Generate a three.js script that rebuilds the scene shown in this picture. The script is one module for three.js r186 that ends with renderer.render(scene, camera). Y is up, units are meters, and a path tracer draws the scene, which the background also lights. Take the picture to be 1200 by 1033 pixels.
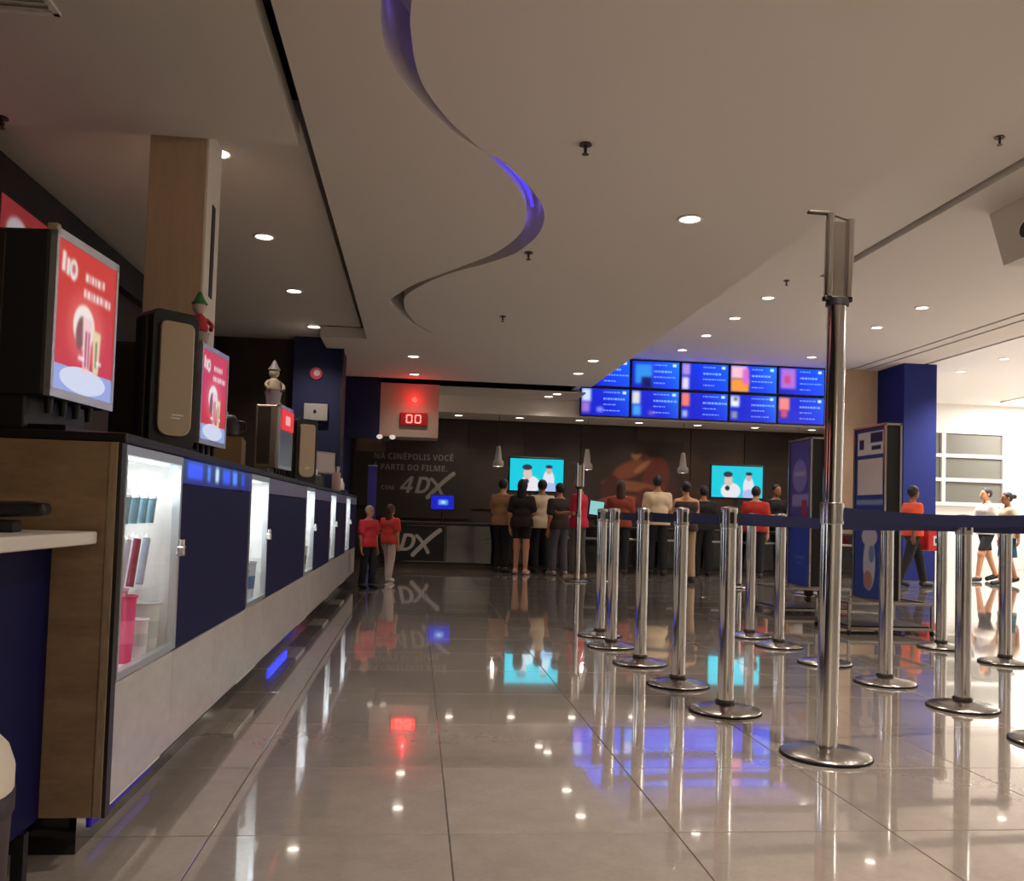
import * as THREE from 'three';
import { RoundedBoxGeometry } from 'three/addons/geometries/RoundedBoxGeometry.js';
import { mergeGeometries, mergeVertices } from 'three/addons/utils/BufferGeometryUtils.js';
import { RectAreaLightUniformsLib } from 'three/addons/lights/RectAreaLightUniformsLib.js';
RectAreaLightUniformsLib.init();

// ---------- camera, exposure ----------
const scene = new THREE.Scene();
scene.background = new THREE.Color(0x000000);
const W = 1200, H = 1033, FOCAL = 1050;
const camera = new THREE.PerspectiveCamera(2 * Math.atan(H / 2 / FOCAL) * 180 / Math.PI, W / H, 0.05, 100);
camera.setViewOffset(W, H, 0, -43.5, W, H);                 // the photograph is a crop: its lens axis lies below the middle
camera.position.set(0, 1, 0);                               // held low, about seated eye height
camera.rotation.set(0.0412, -0.1062, -0.0344, 'YXZ');
{ const B = new THREE.Matrix4().set(0.99389, -0.03407, -0.10496, 0, 0.02982, 0.99868, -0.04177, 0, 0.10625, 0.03839, 0.99360, 0, 0, 0, 0, 1);
  camera.quaternion.setFromRotationMatrix(B).normalize(); }
const renderer = new THREE.WebGLRenderer({ antialias: true });
renderer.toneMapping = THREE.LinearToneMapping;
renderer.toneMappingExposure = 1.68;
renderer.shadowMap.enabled = true;

const DOWN = 7.5;          // candela-like strength of one hall downlight
const WARM = 0xffeedd, NEUTRAL = 0xfff9f2;

// ---------- helpers ----------
let seed = 1234567;
const rnd = () => { seed |= 0; seed = seed + 0x6D2B79F5 | 0; let t = Math.imul(seed ^ seed >>> 15, 1 | seed); t = t + Math.imul(t ^ t >>> 7, 61 | t) ^ t; return ((t ^ t >>> 14) >>> 0) / 4294967296; };
const rr = (a, b) => a + (b - a) * rnd();
const V = (x, y, z) => new THREE.Vector3(x, y, z);
const taken = {};
const numbered = n => { const k = taken[n] = (taken[n] ?? -1) + 1; return k ? `${n}_${String(k).padStart(3, '0')}` : n; };
function shade(o) { o.traverse(m => { if (m.isMesh) { m.castShadow = true; m.receiveShadow = true; } }); }
function tag(o, label, category, group, kind) {
  o.userData = { ...o.userData, label, category };
  if (group) o.userData.group = group;
  if (kind) o.userData.kind = kind;
  return o;
}
function thing(name, label, category, pos = [0, 0, 0], turn = 0, group) {
  const o = new THREE.Group(); o.name = numbered(name); scene.add(o);
  o.position.set(...pos); o.rotation.y = turn;
  return tag(o, label, category, group);
}
function structure(name, label) { const o = new THREE.Group(); o.name = name; scene.add(o); o.userData = { label, category: name.split('_')[0], kind: 'structure' }; return o; }
function part(name, geo, m, parent, label) {
  const o = new THREE.Mesh(Array.isArray(geo) ? merge(geo) : geo, m); o.name = name; o.castShadow = o.receiveShadow = true; parent.add(o);
  if (label) o.userData.label = label;
  return o;
}
function merge(list) { return list.length === 1 ? list[0] : mergeGeometries(list.map(g => { const c = g.index ? g.toNonIndexed() : g; for (const k of Object.keys(c.attributes)) if (!['position', 'normal', 'uv'].includes(k)) c.deleteAttribute(k); return c; })); }
function dup(root, pos, turn, label, group) {
  const r = root.clone(); r.name = numbered(root.name.replace(/_\d{3}$/, '')); r.userData = { ...root.userData }; scene.add(r);
  r.position.set(...pos); if (turn !== undefined) r.rotation.y = turn;
  if (label) r.userData.label = label;
  if (group) r.userData.group = group;
  return r;
}
const bx = (w, h, d, x = 0, y = 0, z = 0) => new THREE.BoxGeometry(w, h, d).translate(x, y, z);
const span = (x0, x1, y0, y1, z0, z1) => bx(Math.abs(x1 - x0), Math.abs(y1 - y0), Math.abs(z1 - z0), (x0 + x1) / 2, (y0 + y1) / 2, (z0 + z1) / 2);
const rb = (w, h, d, r, x = 0, y = 0, z = 0, s = 2) => new RoundedBoxGeometry(w, h, d, s, r).translate(x, y, z);
const rspan = (x0, x1, y0, y1, z0, z1, r = 0.004) => rb(Math.abs(x1 - x0), Math.abs(y1 - y0), Math.abs(z1 - z0), r, (x0 + x1) / 2, (y0 + y1) / 2, (z0 + z1) / 2);
const cyl = (r0, r1, h, x = 0, y = 0, z = 0, n = 24) => new THREE.CylinderGeometry(r0, r1, h, n).translate(x, y, z);
const lathe = (pts, n = 32) => new THREE.LatheGeometry(pts.map(p => new THREE.Vector2(p[0], p[1])), n);
const tube = (pts, r, seg = 24, rad = 8) => new THREE.TubeGeometry(new THREE.CatmullRomCurve3(pts.map(p => V(...p))), seg, r, rad);
const bar = (a, b, r, n = 8) => { const A = V(...a), Bv = V(...b), d = Bv.clone().sub(A), g = new THREE.CylinderGeometry(r, r, d.length(), n); g.applyQuaternion(new THREE.Quaternion().setFromUnitVectors(V(0, 1, 0), d.clone().normalize())); const c = A.add(Bv).multiplyScalar(0.5); return g.translate(c.x, c.y, c.z); };

// ---------- materials ----------
function canvas(w, h, draw, srgb = true) {
  const c = document.createElement('canvas'); c.width = w; c.height = h; draw(c.getContext('2d'), w, h);
  const t = new THREE.CanvasTexture(c); if (srgb) t.colorSpace = THREE.SRGBColorSpace; t.wrapS = t.wrapT = THREE.RepeatWrapping; return t;
}
function noiseTex(n, lo, hi, scales, sx = 1, sy = 1, srgb = false) {
  const data = new Uint8Array(n * n * 4), acc = new Float32Array(n * n);
  for (const [cells, amp] of scales) {
    const cx = Math.max(1, Math.round(cells * sx)), cy = Math.max(1, Math.round(cells * sy)), g = Float32Array.from({ length: cx * cy }, () => rnd());
    for (let j = 0; j < n; j++) for (let i = 0; i < n; i++) {
      const u = i / n * cx, v = j / n * cy, a = Math.floor(u), b = Math.floor(v), f = u - a, h = v - b, fs = f * f * (3 - 2 * f), hs = h * h * (3 - 2 * h);
      const q = (p, r) => g[(r % cy) * cx + (p % cx)];
      acc[j * n + i] += amp * ((q(a, b) * (1 - fs) + q(a + 1, b) * fs) * (1 - hs) + (q(a, b + 1) * (1 - fs) + q(a + 1, b + 1) * fs) * hs);
    }
  }
  const tot = scales.reduce((s, a) => s + a[1], 0);
  for (let i = 0; i < n * n; i++) { const v = lo + (hi - lo) * acc[i] / tot; data[i * 4] = data[i * 4 + 1] = data[i * 4 + 2] = v * 255; data[i * 4 + 3] = 255; }
  const t = new THREE.DataTexture(data, n, n); t.magFilter = THREE.LinearFilter; t.minFilter = THREE.LinearFilter; t.wrapS = t.wrapT = THREE.RepeatWrapping; if (srgb) t.colorSpace = THREE.SRGBColorSpace; t.needsUpdate = true; return t;
}
const mat = (color, roughness = 0.6, o = {}) => new THREE.MeshStandardMaterial({ color, roughness, ...o });
const phys = (color, roughness, o = {}) => new THREE.MeshPhysicalMaterial({ color, roughness, ...o });
const grain = noiseTex(256, 0.75, 1, [[4, 1], [16, 0.6], [48, 0.5]], 1, 6, true);
const mottle = noiseTex(256, 0.86, 1, [[4, 1], [12, 0.7], [60, 0.5]], 1, 1, true);
const ripple = noiseTex(256, 0, 1, [[2, 1], [5, 0.35]], 1, 1);
const M = {
  ceiling: mat(0xdcd6cd, 0.85), concrete: mat(0x7c7670, 0.9),
  cream: mat(0xe6e0d4, 0.7), beige: mat(0xe0c4a2, 0.6, { map: mottle }), white: mat(0xf0eeea, 0.6),
  brown: mat(0x3b2c24, 0.6, { map: grain }), brownPanel: mat(0x4a3524, 0.5, { map: grain }), navy: mat(0x0d1644, 0.7), navyBright: mat(0x081c6c, 0.8),
  navyPanel: phys(0x090d42, 0.55, { specularIntensity: 0.4 }), basePanel: mat(0xcfc9c6, 0.3, { map: mottle }), wood: mat(0xb49672, 0.45, { map: grain }), woodEdge: mat(0xc0a888, 0.45, { map: grain }),
  blackGloss: phys(0x08080a, 0.12, { clearcoat: 1, clearcoatRoughness: 0.06 }), black: mat(0x0d0d0f, 0.45), blackMatte: mat(0x101012, 0.8), charcoal: mat(0x232226, 0.5),
  alu: mat(0xd4d8dc, 0.38, { metalness: 0.8 }), steel: mat(0xa9a29a, 0.35, { metalness: 1 }), chrome: mat(0xd8d6d4, 0.1, { metalness: 1 }), satin: mat(0xc0bcb8, 0.22, { metalness: 1 }), darkSteel: mat(0x4c443e, 0.35, { metalness: 0.7 }),
  glass: phys(0xffffff, 0.02, { specularIntensity: 0.3, transmission: 1, thickness: 0, ior: 1.5 }), lavender: mat(0x837c9c, 0.35), belt: mat(0x0d143e, 0.85), beltEnd: mat(0x0c0d14, 0.5),
  grout: mat(0x5b5148, 0.9), stone: mat(0x2a2623, 0.35), paper: mat(0xd9d4cc, 0.7), skinA: mat(0xa8714f, 0.6), skinB: mat(0xc58f6c, 0.6), skinC: mat(0x7c4e36, 0.6),
  hair: mat(0x14100e, 0.6), hairBrown: mat(0x3d2415, 0.55), eye: mat(0x1a1310, 0.3),
};
const tileMats = [0xaea49b, 0xaba198, 0xb1a79e, 0xa9a097].map(c => phys(c, 0.07, { map: mottle, bumpMap: ripple, bumpScale: 0.0005, clearcoat: 1, clearcoatRoughness: 0.03 }));
const glow = (color, k) => new THREE.MeshStandardMaterial({ color: 0x050505, emissive: color, emissiveIntensity: k, roughness: 0.5 });
const screenMat = (tex, k) => new THREE.MeshStandardMaterial({ color: 0x050505, emissive: 0xffffff, emissiveMap: tex, emissiveIntensity: k * 0.52, roughness: 0.25 });
const printMat = (tex, rough = 0.6) => new THREE.MeshStandardMaterial({ color: 0xffffff, map: tex, roughness: rough });

function rect(color, k, w, h, pos, dir, parent = scene) {
  const l = new THREE.RectAreaLight(color, k, w, h); l.position.set(...pos); parent.add(l);
  l.lookAt(l.getWorldPosition(V(0, 0, 0)).add(V(...dir))); l.name = 'panel_light'; return l;
}
function spot(color, k, pos, target, angle, penumbra = 0.6, radius = 2) {
  const l = new THREE.SpotLight(color, k, 0, angle, penumbra, 2); l.position.set(...pos); l.target.position.set(...target);
  l.castShadow = true; l.shadow.radius = radius; l.name = 'lamp_light'; scene.add(l); scene.add(l.target); l.target.name = 'lamp_aim'; return l;
}

// ================= LARGE STRUCTURE =================
// ---- floor: polished tiles with thin recessed joints ----
{
  const floor = structure('floor', 'polished beige porcelain tile floor of the lobby with thin grey joints');
  part('grout_bed', [span(-3.3, 17.2, -0.12, -0.003, -21.4, 4.2)], M.grout, floor);
  const T = 0.725, j = 0.0018, c = 0.0015, th = 0.02;
  function tileGeo() {
    const a = T / 2 - j, b = a - c, P = [], U = [];
    const q = (p0, p1, p2, p3) => { for (const p of [p0, p1, p2, p0, p2, p3]) { P.push(...p); U.push(p[0] / T + 0.5, p[2] / T + 0.5); } };
    q([-b, 0, b], [b, 0, b], [b, 0, -b], [-b, 0, -b]);
    const ring = (r0, y0, r1, y1) => { const A = [[-1, 1], [1, 1], [1, -1], [-1, -1]]; for (let k = 0; k < 4; k++) { const [x, z] = A[k], [X, Z] = A[(k + 1) % 4]; q([x * r1, y1, z * r1], [X * r1, y1, Z * r1], [X * r0, y0, Z * r0], [x * r0, y0, z * r0]); } };
    ring(b, 0, a, -c); ring(a, -c, a, -th);
    const g = new THREE.BufferGeometry(); g.setAttribute('position', new THREE.Float32BufferAttribute(P, 3)); g.setAttribute('uv', new THREE.Float32BufferAttribute(U, 2)); g.computeVertexNormals(); return g;
  }
  const base = tileGeo(), spots = [];
  for (let i = -2; i < 23; i++) for (let k = -26; k < 10; k++) {
    const x = 0.135 + (i + 0.5) * T, z = -2.84 + (k + 0.5) * T;
    if (x > 16.9 || z < -20.8 || z > 3.9) continue;
    if (x < -1.3 && z > -13) continue;
    const d = -z, seen = d > 1.6 && x > -0.6 * d - 0.6 && x < 0.72 * d + 0.6;
    spots.push([x, z, seen ? 1 / (d * d) : 0]);
  }
  spots.sort((a, b) => b[2] - a[2]);
  const rest = [];
  spots.forEach(([x, z, s], i) => {
    const rx = rr(-0.0009, 0.0009), rz = rr(-0.0009, 0.0009), q = Math.floor(rnd() * 4);
    if (i < 300 && s > 0) { const t = part(i ? `tile_${String(i).padStart(3, '0')}` : 'tile', base, tileMats[q], floor); t.position.set(x, 0, z); t.rotation.set(rx, q * Math.PI / 2, rz); }
    else { const g = base.clone(); g.applyMatrix4(new THREE.Matrix4().makeRotationFromEuler(new THREE.Euler(rx, q * Math.PI / 2, rz)).setPosition(x, 0, z)); rest.push(g); }
  });
  part('far_tiles', rest, tileMats[0], floor).userData.kind = 'stuff';
}

// ---- ceiling ----
{
  const c = structure('ceiling', 'warm white plaster ceiling on several levels with dark shadow gaps and an S-shaped cove');
  const slab = (pts, y, th, holes = []) => {
    const s = new THREE.Shape(pts.map(p => new THREE.Vector2(...p)));
    for (const h of holes) s.holes.push(new THREE.Path(h.map(p => new THREE.Vector2(...p))));
    return new THREE.ExtrudeGeometry(s, { depth: th, bevelEnabled: false }).rotateX(Math.PI / 2).translate(0, y + th, 0);
  };
  const box = (x0, x1, z0, z1) => [[x0, z0], [x1, z0], [x1, z1], [x0, z1]];
  // outline of the S-shaped cove, x and z in metres at 3.3 m
  const sm = p => new THREE.SplineCurve(p.map(q => new THREE.Vector2(...q))).getPoints(84).map(v => [v.x, v.y]);
  const S = [...sm([[0.019, -2.2], [-0.151, -2.9], [-0.231, -3.834], [-0.238, -3.994], [-0.244, -4.167], [-0.236, -4.386], [-0.199, -4.588], [-0.12, -4.803], [-0.014, -5.037], [0.135, -5.313], [0.272, -5.493], [0.381, -5.637], [0.505, -5.878], [0.613, -6.113], [0.7, -6.373], [0.754, -6.665], [0.78, -6.991], [0.747, -7.315], [0.626, -7.74], [0.436, -8.11], [0.195, -8.521], [-0.069, -8.972], [-0.231, -9.366], [-0.363, -9.832], [-0.267, -10.358], [-0.15, -10.803], [0.021, -11.277], [0.133, -11.469]]),
    ...sm([[-0.088, -10.887], [-0.187, -10.339], [-0.213, -9.912], [-0.198, -9.586], [-0.104, -9.263], [0.068, -8.847], [0.292, -8.462], [0.564, -8.117], [0.781, -7.76], [0.894, -7.333], [0.921, -7.006], [0.899, -6.716], [0.839, -6.456], [0.732, -6.191], [0.591, -5.924], [0.465, -5.707], [0.355, -5.597], [0.246, -5.42], [0.131, -5.217], [0.024, -4.965], [-0.046, -4.751], [-0.083, -4.533], [-0.099, -4.331], [-0.107, -4.145], [-0.098, -3.972], [-0.082, -3.811], [0.018, -2.9], [0.268, -2.3]])];
  part('main_panel', slab([[-0.735, 4.1], [3, 4.1], [3, -15.5], [-1.35, -15.5], [-1.35, -12.05], [-0.735, -12.05]], 3.3, 0.14, [S]), M.ceiling, c);
  // cove above the S: walls and lid
  const P = [], I = [];
  S.forEach(([x, z]) => P.push(x, 3.43, z, x, 3.72, z));
  for (let i = 0; i < S.length; i++) { const a = 2 * i, b = 2 * ((i + 1) % S.length); I.push(a, b, b + 1, a, b + 1, a + 1); }
  const wg = new THREE.BufferGeometry(); wg.setAttribute('position', new THREE.Float32BufferAttribute(P, 3)); wg.setIndex(I); wg.computeVertexNormals();
  const coveMat = M.ceiling.clone(); coveMat.side = THREE.DoubleSide;
  part('cove_wall', wg, coveMat, c, 'pale inner wall of the S-shaped cove');
  part('cove_lid', slab(S, 3.7, 0.03), M.ceiling, c);
  part('left_soffit', slab(box(-3.1, -0.82, 4.1, -5.7), 3.3, 0.14), M.ceiling, c);
  part('left_panel', slab(box(-3.1, -0.82, -5.7, -12.05), 3.45, 0.14), M.ceiling, c);
  part('left_panel', slab(box(-3.1, -1.35, -12.05, -13.4), 3.45, 0.14), M.ceiling, c);
  part('rear_panel', span(-1.35, 3, 3.25, 3.28, -16.05, -17.05), M.ceiling, c);      // an open gap to the void above stays between it and the main panel
  part('cloud_side', span(2.9, 3, 3.44, 4.3, 4.1, -17), M.ceiling, c);
  part('bar_soffit', span(-1.35, 9.1, 2.92, 3.06, -17, -18.3), M.ceiling, c);
  part('board_wall', [span(-1.35, 3, 3.06, 3.3, -17.02, -17.1), span(3, 9.1, 3.06, 4.3, -17.02, -17.14)], M.ceiling, c);
  part('high_panel', slab([[3, 4.1], [4.92, 4.1], [4.92, -10.65], [8.5, -10.65], [8.5, -17.1], [3, -17.1]], 4.1, 0.1), M.ceiling, c);
  part('high_panel', slab(box(4.98, 8.5, 4.1, -10.65), 4.06, 0.14), M.ceiling, c);
  part('high_panel', slab(box(8.56, 8.78, 4.1, -17.1), 4.1, 0.1), M.ceiling, c);
  part('high_panel', slab(box(8.84, 9.5, 4.1, -21.2), 4.1, 0.1), M.ceiling, c);
  part('high_panel', slab(box(9.58, 17.1, 4.1, -21.2), 4.1, 0.1), M.white, c);
  part('roof_slab', span(3, 17.1, 4.24, 4.3, 4.1, -21.2), M.concrete, c, 'bare concrete above the slots');
  part('roof_slab', span(-3.1, 3, 4.24, 4.3, 4.1, -18.4), M.concrete, c, 'bare concrete above the slots');
  // long boxed bulkhead with a slanted end and a round opening
  const bs = new THREE.Shape([[-7.86, 3.5], [-2, 3.5], [-2, 4.06], [-8.08, 4.06]].map(p => new THREE.Vector2(...p)));
  part('bulkhead', new THREE.ExtrudeGeometry(bs, { depth: 1.1, bevelEnabled: false }).rotateY(-Math.PI / 2).translate(6.55, 0, 0), M.ceiling, c);
}

// ---- walls ----
{
  const b = structure('wall_back', 'dark brown wall behind the far snack bar');
  part('wall_face', span(-1.45, 9.2, 0, 4.3, -18.2, -18.4), M.brown, b);
  // wood panels with joints
  for (let i = 0; i < 8; i++) part('panel', rspan(-1.3 + i * 1.16, -1.3 + (i + 1) * 1.16 - 0.02, 1.1, 2.9, -18.2, -18.17, 0.004), i === 5 || i === 6 ? M.brownPanel : M.brown, b);
  part('end_panel', span(8.05, 9.15, 0, 4.1, -16.98, -17.1), M.beige, b, 'plain beige end panel');
  const l = structure('wall_left', 'dark wall behind the concession counter with a black band near the top');
  part('wall_face', span(-3.1, -3, 0, 4.3, 4.1, -13.4), M.brown, l);
  part('fascia', span(-3, -2.9, 3.09, 3.38, 4.1, -13.2), M.black, l, 'glossy black fascia band');
  const e = structure('wall_end', 'dark brown and navy end walls of the concession bay');
  part('wall_face', span(-3.1, -1.8, 0, 4.3, -13.2, -13.4), M.brown, e);
  part('navy_pier', span(-1.8, -1.12, 0, 3.45, -12.9, -13.6), M.navy, e, 'navy blue pier');
  part('pier_edge', span(-1.13, -1.1, 0, 3.3, -12.88, -12.93), M.charcoal, e);
  part('side_wall', span(-1.45, -1.35, 0, 4.3, -13.6, -18.2), M.navy, e);
  part('navy_panel', span(-1.35, -0.68, 2.25, 3.3, -15.6, -15.75), M.navy, e, 'navy blue panel over the passage');
  part('lintel', span(-1.06, -0.58, 2.03, 2.25, -15.6, -15.8), M.brownPanel, e, 'brown lintel');
  const bk = structure('trim_1', 'white boxed bulkhead that carries the red number display');
  part('bulkhead_box', span(-0.68, 0.33, 2.3, 3.23, -15.6, -16.3), mat(0xb39c8e, 0.7), bk);
  const r = structure('wall_right', 'white shopping mall wall beyond the lobby');
  part('wall_face', span(17, 17.1, 0, 4.3, 4.1, -21.3), M.white, r);
  part('wall_face', span(9.1, 17.1, 0, 4.3, -21, -21.3), M.white, r);
  part('return_wall', span(9.1, 9.25, 0, 4.3, -17, -21.2), M.cream, r);
  const re = structure('wall_rear', 'plain wall behind the viewer');
  part('wall_face', span(-3.1, 17.1, 0, 4.3, 4.0, 4.15), M.cream, re);
  const col = structure('column_navy', 'square royal blue column at the edge of the lobby'); col.userData.category = 'column';
  part('shaft', rspan(9.1, 9.76, 0, 4.12, -16, -17, 0.01), M.navyBright, col);
  part('shaft_edge', span(9.76, 9.82, 0, 3.7, -16.6, -17), M.charcoal, col);
  const pil = structure('pillar_beige', 'beige square pillar rising behind the concession counter'); pil.userData.category = 'pillar';
  part('shaft', rspan(-1.74, -1.39, 0, 3.4, -5.75, -5.95, 0.006), M.beige, pil);
  part('side_face', rspan(-1.4, -1.38, 0, 3.4, -5.76, -6.12, 0.006), M.cream, pil, 'pale side face');
  part('slot', span(-1.38, -1.374, 2.35, 2.95, -5.9, -5.98), M.charcoal, pil, 'dark vertical slot');
}
// shop window with grey blinds across the mall
{
  const w = structure('window_1', 'white framed shop window with grey blinds across the mall');
  const xs = [12.3, 12.95, 14.56], ys = [1.6, 2.2, 2.8, 3.4];
  const blind = mat(0x76766f, 0.5), fr = [];
  for (let i = 0; i < 2; i++) for (let k = 0; k < 3; k++) part('pane', span(xs[i] + 0.05, xs[i + 1] - 0.05, ys[k] + 0.05, ys[k + 1] - 0.05, -20.96, -20.98), blind, w);
  for (const x of xs) part('mullion', rspan(x - 0.05, x + 0.05, 1.55, 3.45, -20.9, -21, 0.01), M.white, w);
  for (const y of ys) part('transom', rspan(12.25, 14.61, y - 0.045, y + 0.045, -20.905, -21, 0.01), M.white, w);
}

// ================= LAMPS =================
const lampRing = lathe([[0.075, 0], [0.1, 0], [0.1, -0.008], [0.092, -0.014], [0.078, -0.01], [0.075, 0]], 28);
const lampDisc = new THREE.CircleGeometry(0.077, 28).rotateX(Math.PI / 2).translate(0, -0.006, 0);
const lensMat = glow(0xfff1de, 5), ringMat = mat(0xe8e4de, 0.4);
let lampProto = null;
function downlight(x, y, z, label, group, k = DOWN, color = WARM) {
  let o;
  if (!lampProto) { o = lampProto = thing('downlight', label, 'ceiling light', [x, y, z], 0, group); part('trim_ring', lampRing, ringMat, o); part('lamp_lens', lampDisc, lensMat, o, 'glowing lens'); }
  else o = dup(lampProto, [x, y, z], 0, label, group);
  spot(color, k, [x, y - 0.03, z], [x, 0, z], 1.15, 0.7, 3);
}
for (const [x, z] of [[-0.12, -13.22], [-0.11, -14.94], [2.5, -12.85], [2.5, -14.06], [2, -6.57]]) downlight(x, 3.3, z, 'round recessed downlight in the broad ceiling panel with the S-shaped cove', 'downlights of the main ceiling panel', DOWN * (z < -10 ? 0.22 : 1.1));
for (const z of [-3.2, 0, 3]) downlight(2, 3.3, z, 'round recessed downlight in the broad ceiling panel with the S-shaped cove', 'downlights of the main ceiling panel', DOWN * 2);
for (const z of [-6.3, -8.2, -10.2, -12.15]) downlight(-1.45, 3.45, z, 'round recessed downlight in the raised ceiling above the concession counter', 'downlights above the concession counter', DOWN * 0.55);
for (const z of [-11.8, -13.1, -14.45, -15.8, -6.3, -3]) downlight(4.72, 4.1, z, 'round recessed downlight in the high ceiling over the queue', 'downlights of the high ceiling', DOWN * (z < -11 ? 0.5 : 1.6));
for (const [x, z] of [[7.2, -15.85], [7, -11.86], [7.05, -13.2]]) downlight(x, 4.1, z, 'round recessed downlight in the high ceiling beside the blue column', 'downlights beside the blue column', DOWN * 0.9);
for (let i = 0; i < 7; i++) downlight(0.76 + i * 1.2, 2.92, -17.46, 'round recessed downlight in the low soffit above the snack bar', 'downlights of the snack bar soffit', DOWN * 0.18);
for (const [x, z] of [[-0.1, -16.45], [2.5, -16.2], [2.4, -16.6]]) downlight(x, 3.25, z, 'round recessed downlight in the short ceiling strip behind the main panel', 'downlights of the strip behind the main panel', DOWN * 0.2);
for (const [x, z] of [[10.6, -16.56], [10.5, -15.1], [13, -16.5], [13, -13], [10.5, -10], [13, -8], [10.5, -5]]) downlight(x, 4.1, z, 'round recessed downlight in the white mall ceiling', 'downlights of the mall ceiling', DOWN * 5, NEUTRAL);
{ // long light panels in the mall ceiling
  for (const [x, z] of [[14.9, -19.6], [15.2, -13], [13, -4]]) {
    const t = thing('ceiling_light_panel', z < -19 ? 'bright ceiling light panel washing the white mall wall' : 'square light panel in the mall ceiling away from the wall', 'light panel', [x, 4.1, z], 0, z < -19 ? undefined : 'mall light panels');
    part('frame', [bx(1.9, 0.03, 0.06, 0, -0.015, -0.57), bx(1.9, 0.03, 0.06, 0, -0.015, 0.57), bx(0.06, 0.03, 1.2, -0.92, -0.015, 0), bx(0.06, 0.03, 1.2, 0.92, -0.015, 0)], ringMat, t);
    part('lamp_diffuser', bx(1.8, 0.015, 1.1, 0, -0.008, 0), glow(0xfff6ea, 3), t, 'glowing diffuser');
    rect(0xfff6ec, 19, 1.7, 1.0, [x, 4.06, z], [0, -1, 0]);
  }
}
{ // blue LED line inside the S cove
  const t = thing('cove_light_strip', 'blue violet light strip hidden inside the S-shaped ceiling cove', 'light strip');
  const pts = [[0.133, -5.253], [0.256, -5.448], [0.365, -5.612], [0.48, -5.772], [0.599, -5.996], [0.72, -6.26], [0.807, -6.535], [0.854, -6.821], [0.855, -7.123], [0.792, -7.488]];
  part('led_strip', tube([[0.41, -5.62], [0.545, -5.878], [0.655, -6.113], [0.74, -6.373], [0.79, -6.6]].map(([x, z]) => [x, 3.33, z]), 0.012, 60, 6), glow(0x3a2cff, 1.3), t);
  for (const [x, z] of [[-0.17, -3.9], [-0.16, -4.45], [-0.14, -4.2], [-0.02, -4.85], ...pts]) { const l = new THREE.PointLight(0x8060ff, z > -5 ? 0.003 : 0.006, 0, 2); l.position.set(x, 3.56, z); l.castShadow = true; l.name = 'strip_light'; scene.add(l); }
}

// ================= CONCESSION COUNTER (left) =================
const CX = -0.83, CT = 1.2;                                 // front plane and top height
const cabSpots = [[-2.65, -3.27], [-4.6, -5.15], [-6.9, -7.45], [-8.85, -9.4], [-10.8, -11.4]];
const gapSpots = [[-3.27, -4.6], [-5.15, -6.9], [-7.45, -8.85], [-9.4, -10.8], [-11.4, -12.6]];
const cabWords = ['beside the wood end panel', 'second along from the wood end panel', 'third along from the wood end panel', 'fourth along from the wood end panel', 'last of the row, toward the snack bar'];
const ledMat = glow(0xeaf6ff, 1.2);
cabSpots.forEach(([z0, z1], i) => {
  const L = z0 - z1, D = 0.36, zc = (z0 + z1) / 2;
  const t = thing('display_cabinet', `lit glass display cabinet in the counter front, ${cabWords[i]}`, 'display cabinet', [CX, 0, zc], 0, 'display cabinets of the concession counter');
  const h = L / 2;
  part('base_panel', rspan(-0.03, 0, 0.155, 0.488, -h + 0.002, h - 0.002, 0.003), M.basePanel, t, 'cream base panel');
  part('carcass', [span(-D, -0.03, 0.12, 0.47, -h, h), span(-D, -D + 0.02, 0.47, 1.17, -h, h), span(-D, -0.012, 0.47, 0.5, -h, h), span(-D, -0.012, 0.5, 1.17, -h, -h + 0.015), span(-D, -0.012, 0.5, 1.17, h - 0.015, h), span(-D, -0.02, 1.15, 1.17, -h, h)], M.white, t, 'white inside');
  for (const y of [0.72, 0.93]) part('shelf', span(-D + 0.02, -0.03, y, y + 0.006, -h + 0.02, h - 0.02), M.glass, t, 'glass shelf');
  const fr = part('door_frame', [span(-0.02, 0.006, 0.5, 0.52, -h, h), span(-0.02, 0.006, 1.14, 1.168, -h, h), span(-0.02, 0.006, 0.52, 1.14, -h, -h + 0.022), span(-0.02, 0.006, 0.52, 1.14, h - 0.012, h)], M.alu, t, 'aluminium frame');
  part('pane', span(-0.009, -0.005, 0.515, 1.145, -h + 0.018, h - 0.008), M.glass, fr);
  part('latch', [rb(0.03, 0.035, 0.03, 0.006, 0.018, 0.84, -h + 0.025), cyl(0.01, 0.01, 0.03, 0.02, 0.865, -h + 0.025, 12)], M.chrome, fr, 'small chrome latch');
  part('light_strip', [span(-0.06, -0.035, 1.135, 1.148, -h + 0.02, h - 0.02)], ledMat, t, 'white light strip');
  rect(0xeaf6ff, 7.5, 0.28, 0.28, [CX - 0.18, 1.13, zc], [0, -1, 0]);
});
const blueStrip = canvas(512, 64, (g, w, h) => {
  g.fillStyle = '#20205c'; g.fillRect(0, 0, w, h);
  g.filter = 'blur(6px)';
  for (const [x, ww, c] of [[30, 90, '#2a49ff'], [150, 22, '#4c7bff'], [205, 26, '#c8e4ff'], [260, 60, '#2f4cf0'], [340, 40, '#4f86ff'], [420, 30, '#2a3fd0']]) { g.fillStyle = c; g.fillRect(x, 6, ww, h - 18); }
});
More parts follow.
